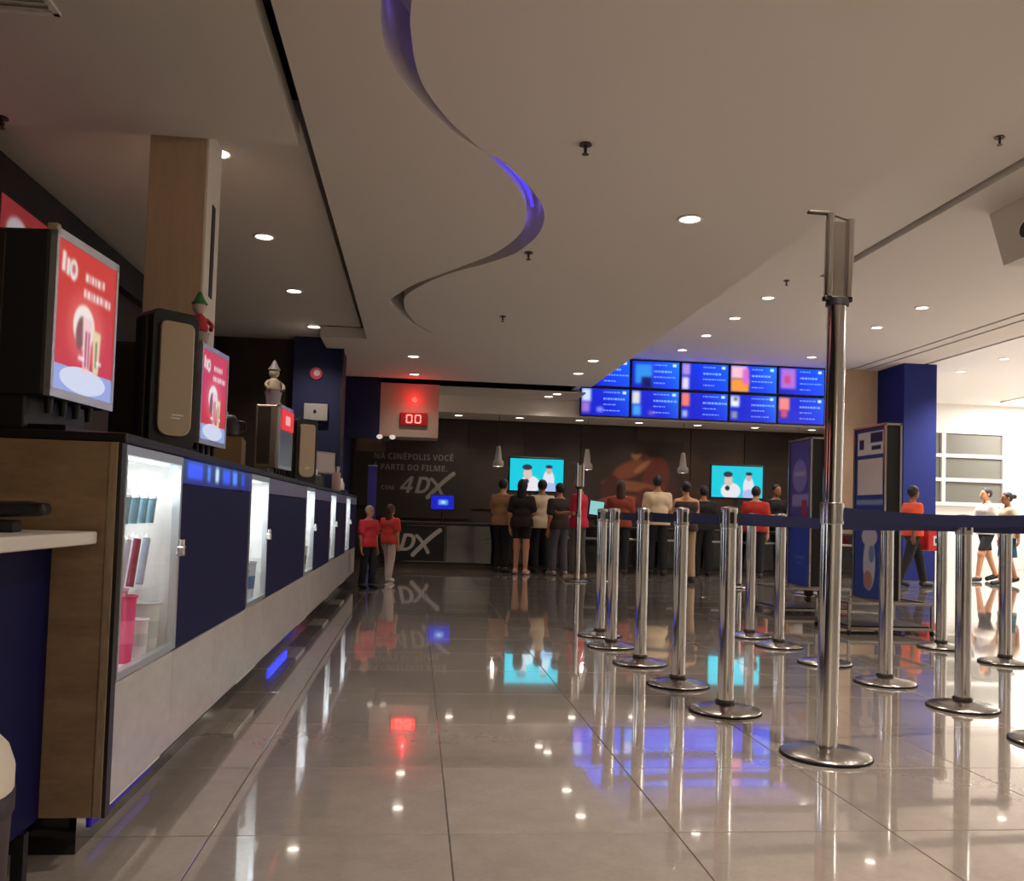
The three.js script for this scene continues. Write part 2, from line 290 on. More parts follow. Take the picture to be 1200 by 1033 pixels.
gapSpots.forEach(([z0, z1], i) => {
  const zc = (z0 + z1) / 2, h = (z0 - z1) / 2, n = i === 0 ? 2 : 2;
  const t = thing('counter_cabinet', `navy fronted counter cabinet ${['with the glowing blue strip, after the first display', 'between the second and third displays', 'between the third and fourth displays', 'between the fourth and fifth displays', 'closing the row toward the snack bar'][i]}`, 'cabinet', [CX, 0, zc], 0, 'navy cabinets of the concession counter');
  for (let k = 0; k < n; k++) part('base_panel', rspan(-0.03, 0, 0.155, 0.488, -h + k * 2 * h / n + 0.002, -h + (k + 1) * 2 * h / n - 0.002, 0.003), M.basePanel, t, 'cream base panel');
  part('front_panel', rspan(-0.03, 0, 0.492, 1.075, -h + 0.003, h - 0.003, 0.003), M.navyPanel, t, 'navy front panel');
  part('carcass', [span(-0.36, -0.03, 0.12, 1.17, -h, h)], M.charcoal, t);
  if (i === 0) {
    part('strip_light', rspan(-0.02, 0.002, 1.08, 1.168, -h + 0.003, h - 0.003, 0.003), screenMat(blueStrip, 1.2), t, 'glowing blue strip');
    rect(0x3a58ff, 0.6, 2 * h - 0.1, 0.08, [CX + 0.01, 1.13, zc], [1, 0, 0]);
  } else part('strip', rspan(-0.02, 0.002, 1.08, 1.168, -h + 0.003, h - 0.003, 0.003), M.lavender, t, 'lavender strip');
});
{
  const t = thing('countertop', 'long dark countertop of the concession counter with a rounded edge', 'countertop', [0, 0, 0]);
  part('slab', rspan(-1.55, CX + 0.012, 1.172, CT, -2.62, -12.62, 0.006), M.black, t);
  const p = thing('counter_plinth', 'recessed glossy black plinth under the concession counter', 'plinth', [0, 0, 0]);
  part('toe_board', [span(-1.15, -0.93, 0, 0.12, -2.7, -12.55), span(-1.3, -1.15, 0, 0.12, -0.4, -12.55)], M.blackGloss, p);
  const s = thing('plinth_light', 'short blue light strip under the counter halfway along its plinth', 'light strip', [-0.928, 0.055, -6.45]);
  part('led_strip', rspan(-0.002, 0.006, 0, 0.06, -0.42, 0.42, 0.002), glow(0x2a3cff, 1), s);
  rect(0x2a3cff, 0.5, 0.8, 0.05, [-0.918, 0.085, -6.45], [1, 0, 0]);
  const s2 = thing('plinth_light', 'dim violet light strip under the counter next to the wood end panel', 'light strip', [-0.928, 0.04, -3.1]);
  part('led_strip', rspan(-0.002, 0.006, 0, 0.03, -0.3, 0.3, 0.002), glow(0x35209c, 0.25), s2);
}
{ // end panel and the low counter that runs on towards the viewer
  const e = thing('counter_end_panel', 'tall wood panel closing the end of the concession counter', 'panel', [0, 0, -2.63]);
  part('board', rspan(-1.55, CX - 0.03, 0.13, 1.172, -0.015, 0.015, 0.002), M.wood, e);
  part('edge_strip', [rspan(CX - 0.03, CX - 0.006, 0.13, 1.172, -0.018, 0.02, 0.003)], M.woodEdge, e, 'pale edge strip');
  part('trim_line', span(CX - 0.006, CX + 0.004, 0.13, 1.17, -0.02, 0.018), M.darkSteel, e, 'dark metal corner line');
  const l = thing('low_counter', 'low service counter with a pale ledge and dark navy front', 'counter', [0, 0, 0]);
  part('ledge', rspan(-1.55, -0.88, 0.885, 0.92, -0.3, -2.61, 0.006), M.paper, l, 'pale ledge');
  part('front_panel', span(-1.03, -1.0, 0.13, 0.885, -0.35, -2.61), M.navyPanel, l, 'dark navy front');
  part('carcass', span(-1.5, -1.03, 0.12, 0.885, -0.35, -2.6), M.charcoal, l);
  part('support_bracket', bx(0.03, 0.13, 0.03, -1.0, 0.065, -2.5), M.black, l);
  const d = thing('card_reader', 'flat black card reader lying on the pale ledge', 'card reader', [-1.03, 0.92, -2.36], 0.2);
  part('foot', rb(0.12, 0.03, 0.1, 0.006, -0.02, 0.015, 0), M.charcoal, d);
  part('body', rb(0.22, 0.035, 0.1, 0.015, 0, 0.055, 0).rotateZ(0.04), M.black, d);
  part('display', rb(0.07, 0.003, 0.06, 0.001, 0.04, 0.075, 0).rotateZ(0.04), M.blackGloss, d);
  const b = thing('litter_bin', 'dark litter bin with a rounded cream lid beside the low counter', 'litter bin', [-0.785, 0, -1.5]);
  part('body', lathe([[0, 0], [0.14, 0], [0.145, 0.01], [0.158, 0.5], [0.155, 0.51], [0, 0.51]], 36), mat(0x35292b, 0.5), b);
  part('band', lathe([[0.155, 0.5], [0.162, 0.5], [0.162, 0.535], [0.155, 0.535]], 36), M.charcoal, b);
  part('lid', lathe([[0.16, 0.535], [0.16, 0.57], [0.15, 0.6], [0.12, 0.635], [0.07, 0.655], [0, 0.66]], 36), mat(0xd8cfbd, 0.4), b, 'cream lid');
}
// ---- goods in the display cabinets ----
const bucketGeo = (r0, r1, h) => lathe([[0, 0.004], [r0, 0], [r1, h], [r1 + 0.004, h], [r1 + 0.004, h + 0.006], [r1 - 0.003, h + 0.006], [r0 - 0.004, 0.012], [0, 0.012]], 28);
function bucket(label, pos, r0, r1, h, color, band, group) {
  const t = thing('popcorn_bucket', label, 'bucket', pos, 0, group);
  part('tub', bucketGeo(r0, r1, h), mat(color, 0.45), t);
  part('print_band', lathe([[r0 + (r1 - r0) * 0.3 + 0.001, h * 0.3], [r0 + (r1 - r0) * 0.65 + 0.001, h * 0.65]], 28), mat(band, 0.5), t);
  return t;
}
function cup(label, pos, color, lidc, straw, group, s = 1) {
  const t = thing('drink_cup', label, 'cup', pos, 0, group); t.scale.setScalar(s);
  part('cup_body', bucketGeo(0.028, 0.042, 0.16), mat(color, 0.4), t);
  part('lid', lathe([[0.044, 0.164], [0.046, 0.168], [0.04, 0.18], [0.038, 0.19], [0, 0.19]], 24), mat(lidc, 0.3), t);
  part('straw', bar([0, 0.18, 0], [0.02, 0.28, 0.015], 0.004), mat(straw, 0.4), t);
  return t;
}
{
  bucket('tall slim pink cup at the bottom of the first display cabinet', [-0.905, 0.5, -2.95], 0.028, 0.037, 0.205, 0xe2417c, 0xf06a9a);
  bucket('wide dark pink tub behind the slim pink cup in the first display', [-1.0, 0.5, -3.02], 0.045, 0.056, 0.2, 0xb82a60, 0xd84880);
  bucket('dark pink tub behind the white tub in the first display', [-1.02, 0.5, -3.17], 0.042, 0.056, 0.205, 0xc43068, 0x9a2454);
  bucket('white popcorn tub standing on the floor of the first display', [-0.905, 0.5, -3.165], 0.042, 0.054, 0.165, 0xd8dcda, 0xb9c2c2);
  bucket('small white pot between the pink cup and white tub in the first display', [-0.885, 0.5, -3.06], 0.02, 0.026, 0.12, 0xe6e8e8, 0xc8d0d4);
  // wrapped sticks leaning on the lower shelf
  const cols = [0xd8c23a, 0x5a3a58, 0xb9b4c4, 0xe8e6ea, 0x8a2f48, 0xc9d06a, 0x9fa6b8, 0xd9d2e4];
  for (let i = 0; i < 8; i++) {
    const t = thing('wrapped_stick', `slim wrapped sweet stick in the first display, ${['yellow', 'plum', 'grey', 'white', 'dark red', 'lime', 'blue grey', 'pale lilac'][i]} wrapper`, 'sweet', [-0.9 - (i % 2) * 0.06, 0.736, -2.78 - i * 0.05], 0, 'wrapped sticks in the first display');
    part('wrapper', bar([0, 0, 0], [0.006, 0.15, -0.04], 0.012, 10), mat(cols[i], 0.3), t);
    part('tip', new THREE.ConeGeometry(0.012, 0.024, 10).translate(0.0065, 0.158, -0.042), mat(0xf2efe8, 0.4), t);
  }
  for (let i = 0; i < 5; i++) cup(`pale blue lidded cup on the first display shelf, ${['nearest the end panel', 'second from the panel', 'middle one', 'fourth from the panel', 'beside the latch'][i]}`, [-0.895, 0.937, -2.78 - i * 0.09], 0x7fa8b8, 0xdcecf0, 0xf2f2f2, 'cups on the first display shelf', 0.5);
  const box = thing('sweet_box', 'white printed sweets box at the back of the first display shelf', 'box', [-1.02, 0.937, -2.96]);
  part('carton', rb(0.06, 0.16, 0.46, 0.004, 0, 0.08, 0), M.white, box);
  for (let k = 0; k < 4; k++) part('flash', bx(0.002, 0.035, 0.05, 0.031, 0.05 + (k % 2) * 0.05, -0.17 + k * 0.11), mat([0xc9657a, 0x7f9cc0, 0xd0a868, 0x8a6a9c][k], 0.5), box);
  cabSpots.slice(1).forEach(([z0, z1], i) => {
    const zc = (z0 + z1) / 2, w = ['second', 'third', 'fourth', 'fifth'][i];
    bucket(`green tub on the floor of the ${w} display cabinet`, [CX - 0.08, 0.5, zc + 0.1], 0.045, 0.058, 0.17, 0x4f7a58, 0x98b890);
    bucket(`white tub on the floor of the ${w} display cabinet`, [CX - 0.08, 0.5, zc - 0.12], 0.045, 0.058, 0.2, 0xb9c4cc, 0x4a6f98);
    cup(`blue cup with straw on the shelf of the ${w} display`, [CX - 0.08, 0.727, zc + 0.1], 0x3f66a0, 0xc8d8e4, 0xf2f2f2, undefined, 0.68);
    cup(`grey cup with straw on the shelf of the ${w} display`, [CX - 0.09, 0.727, zc - 0.1], 0x5a6068, 0xb8c8d0, 0xc04050, undefined, 0.68);
  });
}
// ---- machines on the countertop ----
const redAd = canvas(384, 448, (g, w, h) => {
  g.fillStyle = '#d23a36'; g.fillRect(0, 0, w, h);
  g.fillStyle = '#e8605a'; g.filter = 'blur(24px)'; g.beginPath(); g.ellipse(w * 0.5, h * 0.55, 120, 110, 0, 0, 7); g.fill(); g.filter = 'none';
  g.fillStyle = '#9fb0e8'; g.fillRect(0, h * 0.83, w, h * 0.17);
  g.fillStyle = '#dfe6fb'; g.beginPath(); g.ellipse(w * 0.5, h * 0.9, 150, 40, 0, 0, 7); g.fill();
  g.filter = 'blur(4px)'; g.fillStyle = '#f6e9e4';
  // logo block and two lines of blurred lettering
  g.save(); g.translate(70, 82); g.rotate(0.05); g.fillRect(-44, -34, 22, 60); g.fillRect(-16, -22, 20, 52); g.beginPath(); g.ellipse(28, 4, 26, 32, 0, 0, 7); g.fill(); g.fillStyle = '#c96a64'; g.beginPath(); g.ellipse(28, 2, 11, 15, 0, 0, 7); g.fill(); g.restore();
  g.fillStyle = '#fbe6e0';
  let x = 175; for (const ww of [26, 14, 22, 18, 26, 10, 20]) { g.fillRect(x, 74 + (ww % 4), ww - 5, 26); x += ww; }
  x = 168; for (const ww of [22, 26, 14, 20, 26, 24, 12, 26, 20]) { g.fillRect(x, 124 + (ww % 3), ww - 5, 26); x += ww; }
  // picture: popcorn heap and two cups
  g.fillStyle = '#fff3ea'; g.beginPath(); g.ellipse(180, 240, 70, 66, 0, 0, 7); g.fill();
  g.fillStyle = '#8a5a58'; g.beginPath(); g.ellipse(160, 262, 30, 52, 0.2, 0, 7); g.fill();
  g.fillStyle = '#ffd9d8'; g.beginPath(); g.moveTo(170, 210); g.lineTo(236, 210); g.lineTo(224, 376); g.lineTo(182, 376); g.fill();
  g.fillStyle = '#f0dfae'; g.beginPath(); g.moveTo(240, 236); g.lineTo(296, 240); g.lineTo(286, 372); g.lineTo(250, 372); g.fill();
  g.fillStyle = '#a33a52'; g.fillRect(192, 250, 10, 110); g.fillRect(212, 250, 8, 110); g.fillStyle = '#6a6f50'; g.fillRect(262, 270, 10, 80);
  g.fillStyle = '#ffffff'; g.fillRect(150, 330, 40, 12); g.fillRect(270, 330, 36, 10);
});
const adMat = screenMat(redAd, 0.95);
function sodaMachine(z, label, lit, mside, wd = 0.42) {
  const t = thing('drink_dispenser', label, 'drink machine', [-1.06, CT, z], -0.1); t.scale.z = 0.92;
  // local +x is the customer side
  const adm = lit === 1 ? adMat : lit === 2 ? screenMat(redAd, 0.4) : M.steel;
  part('cabinet', [rspan(-wd, 0, 0.1, 0.58, -0.42, 0.02, 0.012), rspan(-wd, -0.06, 0, 0.12, -0.4, 0, 0.008)], mside, t);
  part('side_panel', rspan(-wd + 0.02, -0.3 * wd, 0.13, 0.565, 0.02, 0.026, 0.003), M.darkSteel, t, 'dark side panel');
  const fr = part('screen_frame', [span(0, 0.02, 0.56, 0.585, -0.42, 0.02), span(0, 0.02, 0.1, 0.125, -0.42, 0.02), span(0, 0.02, 0.12, 0.58, 0.005, 0.02), span(0, 0.02, 0.12, 0.58, -0.42, -0.405)], M.alu, t, 'aluminium frame');
  const s = part('screen', new THREE.PlaneGeometry(0.41, 0.455).rotateY(Math.PI / 2).translate(0.016, 0.35, -0.2), adm, fr, lit ? 'red lit advertising screen' : 'dark front');
  part('screen_backing', span(0.002, 0.014, 0.12, 0.58, -0.405, 0.005), M.black, fr);
  for (let k = 0; k < 4; k++) part('nozzle', cyl(0.014, 0.01, 0.05, -0.02, 0.08, -0.06 - k * 0.09, 12), M.black, t);
  part('drip_tray', rspan(-0.05, 0.06, 0, 0.02, -0.4, 0, 0.004), M.black, t);
  part('corner_cap', rb(0.03, 0.02, 0.03, 0.005, 0.005, 0.585, 0.012), M.woodEdge, t);
  if (lit) { const w = t.localToWorld(V(0.03, 0.35, -0.2)); rect(0xff6a5c, lit === 1 ? 0.4 : 0.3, 0.38, 0.42, [w.x, w.y, w.z], [Math.cos(0.1), 0, Math.sin(0.1)]); }
  t.updateMatrixWorld(); return t;
}
scene.updateMatrixWorld();
sodaMachine(-2.67, 'dark drinks dispenser with a large red lit screen at the counter end', 1, M.charcoal);
sodaMachine(-4.42, 'drinks dispenser with a red lit screen, topped by a red and white figure', 1, M.charcoal);
const m3 = sodaMachine(-6.9, 'steel drinks dispenser topped by a pale figure, only its top lit red', 0, M.steel, 0.17);
part('sign_screen', rspan(0.018, 0.03, 0.4, 0.555, -0.4, -0.02, 0.003), glow(0xff3a3a, 0.45), m3, 'glowing red panel'); part('mark', rspan(0.03, 0.034, 0.44, 0.51, -0.26, -0.12, 0.001), glow(0xffc0b8, 0.45), m3);
function napkin(x, z, turn, label) {
  const t = thing('napkin_dispenser', label, 'napkin dispenser', [x, CT, z], turn);
  const ov = (w, h, r, d) => { const s = new THREE.Shape(); const x = w / 2, y = h / 2; s.moveTo(-x + r, -y); s.lineTo(x - r, -y); s.quadraticCurveTo(x, -y, x, -y + r); s.lineTo(x, y - r * 0.5); s.quadraticCurveTo(x, y, x - r * 0.5, y); s.lineTo(-x + r * 0.5, y); s.quadraticCurveTo(-x, y, -x, y - r * 0.5); s.lineTo(-x, -y + r); s.quadraticCurveTo(-x, -y, -x + r, -y); return new THREE.ExtrudeGeometry(s, { depth: d, bevelEnabled: true, bevelSize: 0.006, bevelThickness: 0.006, bevelSegments: 3, curveSegments: 10 }); };
  part('housing', ov(0.19, 0.56, 0.06, 0.13).translate(0, 0.295, -0.04), M.black, t);
  part('faceplate', ov(0.135, 0.45, 0.05, 0.008).translate(0, 0.305, 0.098), mat(0xb5a48c, 0.28, { metalness: 0.75 }), t, 'rounded brushed steel faceplate');
  part('base', rb(0.21, 0.03, 0.17, 0.01, 0, 0.015, 0.02), M.black, t);
  part('side_rail', rb(0.014, 0.52, 0.03, 0.004, -0.105, 0.295, 0.05), M.darkSteel, t);
  part('print', [bx(0.05, 0.006, 0.002, 0.01, 0.16, 0.114), bx(0.04, 0.006, 0.002, 0.0, 0.147, 0.114)], M.white, t, 'small pale lettering');
  return t;
}
napkin(-1.05, -3.78, 0.75, 'tall black napkin dispenser with a rounded steel front, between two red screens');
napkin(-1.02, -8.0, 0.6, 'tall black napkin dispenser beyond the steel drinks dispenser');
function toy(label, pos, cols, s = 1) {
  const t = thing('toy_figure', label, 'figure', pos, 0.6); t.scale.setScalar(s);
  part('tub', bucketGeo(0.05, 0.065, 0.1), mat(cols[0], 0.45), t);
  part('torso', lathe([[0, 0.1], [0.05, 0.1], [0.058, 0.14], [0.045, 0.2], [0.02, 0.225], [0, 0.23]], 24), mat(cols[1], 0.5), t);
  part('head', new THREE.SphereGeometry(0.042, 20, 14).scale(1, 1.1, 1).translate(0, 0.265, 0), mat(cols[2], 0.5), t);
  for (const sx of [-1, 1]) part('arm', tube([[sx * 0.045, 0.195, 0], [sx * 0.075, 0.16, 0.02], [sx * 0.06, 0.125, 0.045]], 0.014, 10, 8), mat(cols[1], 0.5), t);
  part('hat', lathe([[0.046, 0.285], [0.05, 0.29], [0.03, 0.32], [0.012, 0.36], [0, 0.37]], 20), mat(cols[3], 0.5), t);
}
toy('red and white toy figure with a green hat on the second drinks dispenser', [-1.12, CT + 0.585, -4.62], [0xb5a79c, 0xc23040, 0xd8c4b4, 0x3d8a4a], 0.8);
toy('pale toy figure standing on the steel drinks dispenser', [-1.12, CT + 0.585, -7.0], [0xa99cb0, 0xb7ab98, 0xc0b49c, 0x8f8a90], 0.95);
{
  const t = thing('cup_carton', 'beige carton of cups between the second and third drinks dispensers', 'carton', [-1.36, CT, -6.5], 0.1);
  part('carton', rb(0.26, 0.28, 0.3, 0.006, 0, 0.14, 0), mat(0x8f7654, 0.6), t); part('flap', rb(0.26, 0.004, 0.14, 0.001, 0, 0.284, 0.08), mat(0xa08662, 0.6), t);
  const k = thing('black_kettle', 'round black urn standing on the beige carton', 'urn', [-1.36, CT + 0.286, -6.5]);
  part('body', lathe([[0, 0], [0.085, 0], [0.095, 0.03], [0.09, 0.12], [0.06, 0.16], [0, 0.165]], 28), M.black, k); part('knob', new THREE.SphereGeometry(0.014, 12, 8).translate(0, 0.175, 0), M.chrome, k); part('handle', tube([[0.08, 0.12, 0], [0.13, 0.11, 0], [0.13, 0.05, 0], [0.09, 0.03, 0]], 0.008, 16, 8), M.black, k);
  const r = thing('receipt_printer', 'small grey receipt printer on the far stretch of countertop', 'printer', [-1.02, CT, -9.0], 0.2);
  part('body', rb(0.16, 0.14, 0.2, 0.02, 0, 0.07, 0), mat(0x55504c, 0.5), r); part('paper', bx(0.08, 0.06, 0.002, 0, 0.165, 0), M.white, r); part('slot', bx(0.1, 0.004, 0.012, 0, 0.141, 0), M.black, r);
  const p = thing('till_screen', 'till with a pale upright screen near the far counter end', 'till', [-1.0, CT, -9.8], 0.9);
  part('stand', [rb(0.16, 0.02, 0.16, 0.006, 0, 0.01, 0), cyl(0.018, 0.022, 0.2, 0, 0.11, -0.02)], M.black, p); part('monitor', rb(0.3, 0.24, 0.03, 0.008, 0, 0.3, 0), mat(0x8f7f7a, 0.5), p); part('screen', bx(0.26, 0.2, 0.002, 0, 0.3, 0.016), mat(0xa9989a, 0.3), p);
  const c2 = thing('straw_holder', 'pale pink straw holder beside the far till', 'straw holder', [-0.93, CT, -10.5]);
  part('tub', bucketGeo(0.05, 0.05, 0.22), mat(0xc9a8a4, 0.5), c2); for (let k2 = 0; k2 < 5; k2++) part('straw', bar([0, 0.02, 0], [Math.cos(k2 * 1.3) * 0.035, 0.3, Math.sin(k2 * 1.3) * 0.035], 0.004, 6), M.white, c2);
  const c3 = thing('sauce_caddy', 'small white sauce caddy at the last stretch of countertop', 'caddy', [-0.95, CT, -11.5]);
  part('tray', rb(0.14, 0.05, 0.24, 0.008, 0, 0.025, 0), M.charcoal, c3); for (let k2 = 0; k2 < 3; k2++) part('bottle', lathe([[0, 0.02], [0.03, 0.02], [0.03, 0.13], [0.012, 0.16], [0.006, 0.2], [0, 0.2]], 16).translate(0, 0, -0.07 + k2 * 0.07), M.white, c3);
}
// lit menu screens on the left wall
{
  const menu = canvas(256, 160, (g, w, h) => {
    g.fillStyle = '#b8383e'; g.fillRect(0, 0, w, h); g.filter = 'blur(4px)'; g.fillStyle = '#e9d9dc'; g.beginPath(); g.ellipse(70, 70, 48, 40, 0, 0, 7); g.fill();
    g.fillStyle = '#c8a0b0'; g.fillRect(140, 24, 90, 20); g.fillRect(140, 60, 70, 14); g.fillRect(140, 86, 80, 14); g.fillStyle = '#7a5fae'; g.fillRect(0, 128, w, 32);
  });
  const mm = screenMat(menu, 0.5);
  for (let i = 0; i < 3; i++) {
    const z = -4.6 - i * 1.08;
    const t = thing('menu_screen', 'red menu screen hung under the black fascia of the left wall', 'screen', [-2.895, 2.55, z], 0, 'menu screens on the left wall');
    part('casing', rspan(0, 0.05, 0, 0.54, -0.5, 0.5, 0.006), M.black, t);
    part('screen', new THREE.PlaneGeometry(0.96, 0.5).rotateY(Math.PI / 2).translate(0.052, 0.27, 0), mm, t);
    rect(0xd06068, 0.1, 0.9, 0.45, [-2.83, 2.82, z], [1, 0, 0]);
  }
}
{ // small items fixed to the navy pier
  const e = thing('meter_box', 'grey wall box with a dark keyhole on the navy pier', 'wall box', [-1.46, 2.25, -12.9]);
  part('case', rb(0.33, 0.24, 0.08, 0.01, 0, 0.12, 0.04), mat(0x9d9a98, 0.5), e); part('keyhole', cyl(0.022, 0.022, 0.01, 0, 0, 0, 14).rotateX(Math.PI / 2).translate(-0.01, 0.13, 0.082), M.black, e);
  const s = thing('round_sign', 'small round red and white sign high on the navy pier', 'sign', [-1.48, 2.93, -12.9]);
  part('disc', cyl(0.085, 0.085, 0.012, 0, 0, 0, 28).rotateX(Math.PI / 2).translate(0, 0, 0.007), mat(0xd03a58, 0.5), s); part('centre', cyl(0.045, 0.045, 0.004, 0, 0, 0, 20).rotateX(Math.PI / 2).translate(0.01, 0.005, 0.015), mat(0xe8c8cc, 0.5), s);
  const v = thing('air_vent', 'white slatted air vent in the near ceiling soffit', 'vent', [-1.95, 3.3, -4.2], 0.0);
  part('frame', [bx(0.4, 0.012, 0.03, 0, -0.006, 0.14), bx(0.4, 0.012, 0.03, 0, -0.006, -0.14), bx(0.03, 0.012, 0.3, -0.19, -0.006, 0), bx(0.03, 0.012, 0.3, 0.19, -0.006, 0)], ringMat, v);
  for (let k = 0; k < 5; k++) part('slat', bx(0.35, 0.003, 0.035, 0, 0, 0).rotateX(0.5).translate(0, -0.008, -0.1 + k * 0.05), ringMat, v);
}

// ================= QUEUE POSTS AND BELTS =================
let postProto = null;
const postBase = lathe([[0, 0], [0.18, 0], [0.186, 0.006], [0.186, 0.014], [0.175, 0.022], [0.12, 0.034], [0.06, 0.042], [0.052, 0.05], [0, 0.05]], 48);
function post(x, z, label, group) {
  if (postProto) return dup(postProto, [x, 0, z], rr(0, 6), label, group);
  const t = postProto = thing('queue_post', label, 'queue post', [x, 0, z], 0, group);
  part('base', postBase, M.satin, t, 'domed round steel base');
  part('base_ring', lathe([[0.18, 0.0], [0.189, 0.0], [0.189, 0.012], [0.18, 0.012]], 48), M.blackMatte, t, 'dark rubber rim');
  part('collar', lathe([[0.044, 0.045], [0.053, 0.045], [0.053, 0.06], [0.044, 0.066]], 32), M.darkSteel, t);
  part('pole', cyl(0.042, 0.042, 0.93, 0, 0.505, 0, 40), M.chrome, t, 'polished steel pole');
  part('head', lathe([[0.0425, 0.965], [0.046, 0.97], [0.046, 1.065], [0.042, 1.075], [0, 1.08]], 40), M.satin, t, 'belt head');
  part('belt_slot', [bx(0.1, 0.06, 0.02, 0, 1.02, 0), bx(0.02, 0.06, 0.1, 0, 1.02, 0)], M.beltEnd, t, 'dark belt slot');
  return t;
}
const rowA = [[1.65, -4.61], [1.61, -5.33], [1.57, -6.1], [1.54, -6.88], [1.58, -7.51]];
const rowB = [[3.06, -4.74], [3.0, -5.46], [2.95, -6.2], [2.95, -7.02], [2.93, -7.61]];
const rowC = [[4.52, -5.6], [4.43, -6.34], [4.39, -7.1]];
const gp = 'chrome posts of the queue lanes', lp = 'plain polished chrome queue post with a round base and navy belts';
for (const [x, z] of [...rowA, ...rowB, ...rowC]) post(x, z, lp, gp);
post(3.02, -3.98, lp, gp);
for (const [x, z] of [[2.95, -13.95], [4.9, -13.2], [6.3, -13.4], [5.6, -12.4]]) post(x, z, 'chrome queue post in the far line before the snack bar', 'far chrome posts');
function signPost(x, z, h, label, big) {
  const t = thing('sign_post', label, 'sign post', [x, 0, z]);
  part('base', postBase.clone().scale(1.02, 1, 1.02), M.satin, t, 'domed round steel base');
  part('base_ring', lathe([[0.184, 0.0], [0.193, 0.0], [0.193, 0.012], [0.184, 0.012]], 48), M.blackMatte, t);
  part('pole', [cyl(0.045, 0.045, 1.02, 0, 0.54, 0, 40)], M.chrome, t, 'lower pole');
  part('belt_head', lathe([[0.046, 1.0], [0.05, 1.005], [0.05, 1.09], [0.046, 1.095]], 40), M.satin, t);
  part('upper_pole', cyl(0.04, 0.04, h - 1.46, 0, 1.05 + (h - 1.46) / 2, 0, 40), M.chrome, t, 'upper pole');
  part('clamp', [cyl(0.047, 0.05, 0.03, 0, h - 0.4, 0, 32), rb(0.13, 0.022, 0.03, 0.005, 0, h - 0.385, 0)], M.black, t, 'black clamp');
  const f = part('sign_holder', [cyl(0.02, 0.02, 0.37, -0.042, h - 0.19, 0, 24), cyl(0.02, 0.02, 0.35, 0.05, h - 0.2, 0, 24), rb(0.09, 0.34, 0.008, 0.003, 0, h - 0.205, -0.004)], M.chrome, t, 'empty chrome sign holder');
  part('bracket_arm', [rb(0.1, 0.012, 0.025, 0.003, -0.095, h - 0.004, 0), bar([-0.03, h - 0.008, 0], [0.07, h - 0.035, 0], 0.006)], M.darkSteel, f);
  return t;
}
signPost(1.795, -3.75, 2.38, 'tall chrome sign post with an empty sign holder').rotation.z = -0.011;
signPost(2.52, -13.8, 1.85, 'far chrome sign post beside the person in red by the snack bar');
function belt(a, b, y = 1.02) {
  const [x0, z0] = a, [x1, z1] = b, L = Math.hypot(x1 - x0, z1 - z0), n = 16, hgt = 0.056;
  const t = thing('queue_belt', 'navy retractable belt stretched between two chrome queue posts', 'belt', [x0, y, z0], -Math.atan2(z1 - z0, x1 - x0), 'navy queue belts');
  const s = new THREE.Shape(); const sag = u => -0.018 * Math.sin(Math.PI * u);
  for (let i = 0; i <= n; i++) { const u = i / n; s[i ? 'lineTo' : 'moveTo'](0.045 + u * (L - 0.09), sag(u) + hgt / 2); }
  for (let i = n; i >= 0; i--) { const u = i / n; s.lineTo(0.045 + u * (L - 0.09), sag(u) - hgt / 2); }
  part('webbing', new THREE.ExtrudeGeometry(s, { depth: 0.003, bevelEnabled: false }).translate(0, 0, -0.0015), M.belt, t);
  for (const x of [0.055, L - 0.055]) part('belt_end', rb(0.025, 0.062, 0.012, 0.003, x, 0, 0), M.beltEnd, t);
}
belt([1.795, -3.75], [3.02, -3.98], 1.05);
belt(rowA[0], rowB[0]); belt(rowA[1], rowB[1]); belt(rowA[2], rowB[2]); belt(rowA[3], rowB[3]); belt(rowA[4], rowB[4]);
belt(rowB[1], rowC[0]); belt(rowB[2], rowC[1]); belt(rowB[3], rowC[2]);
belt([4.9, -13.2], [6.3, -13.4]); belt([2.95, -13.95], [4.9, -13.2]);

// ================= SNACK BAR AT THE BACK =================
{
  const n = 8, x0 = -0.62, w = 1.16;
  for (let i = 0; i < n; i++) {
    const t = thing('bar_unit', i === 0 ? 'black snack bar unit printed with large white 4DX lettering' : 'plain black snack bar counter unit', 'counter unit', [x0 + (i + 0.5) * w, 0, -16.4], 0, i ? 'plain units of the snack bar' : undefined);
    part('body', rspan(-w / 2 + 0.002, w / 2 - 0.002, 0.09, 0.8, -0.35, 0.37, 0.003), M.black, t);
    part('front_panel', rspan(-w / 2 + 0.006, w / 2 - 0.006, 0.12, 0.78, 0.37, 0.385, 0.003), M.blackGloss, t);
    part('kick_board', span(-w / 2, w / 2, 0, 0.09, -0.35, 0.34), M.darkSteel, t, 'grey kick board');
    if (i > 1) part('rail', rspan(-w / 2 + 0.02, w / 2 - 0.02, 0.6, 0.64, 0.385, 0.41, 0.004), M.satin, t, 'pale rail');
    if (i === 0) {
      const logo = canvas(512, 288, (g, cw, ch) => { g.fillStyle = '#0d0d0f'; g.fillRect(0, 0, cw, ch); logo4dx(g, 10, 40, 1.05, '#b9b4b0'); });
      part('logo_print', new THREE.PlaneGeometry(w - 0.04, 0.62).translate(0, 0.45, 0.3865), printMat(logo, 0.5), t, 'white 4DX lettering');
    }
  }
  const c = thing('snack_bar_countertop', 'long dark stone top of the snack bar', 'countertop', [0, 0.8, -16.4]);
  part('slab', rspan(-0.64, 8.68, 0, 0.035, -0.36, 0.42, 0.006), M.stone, c);
}
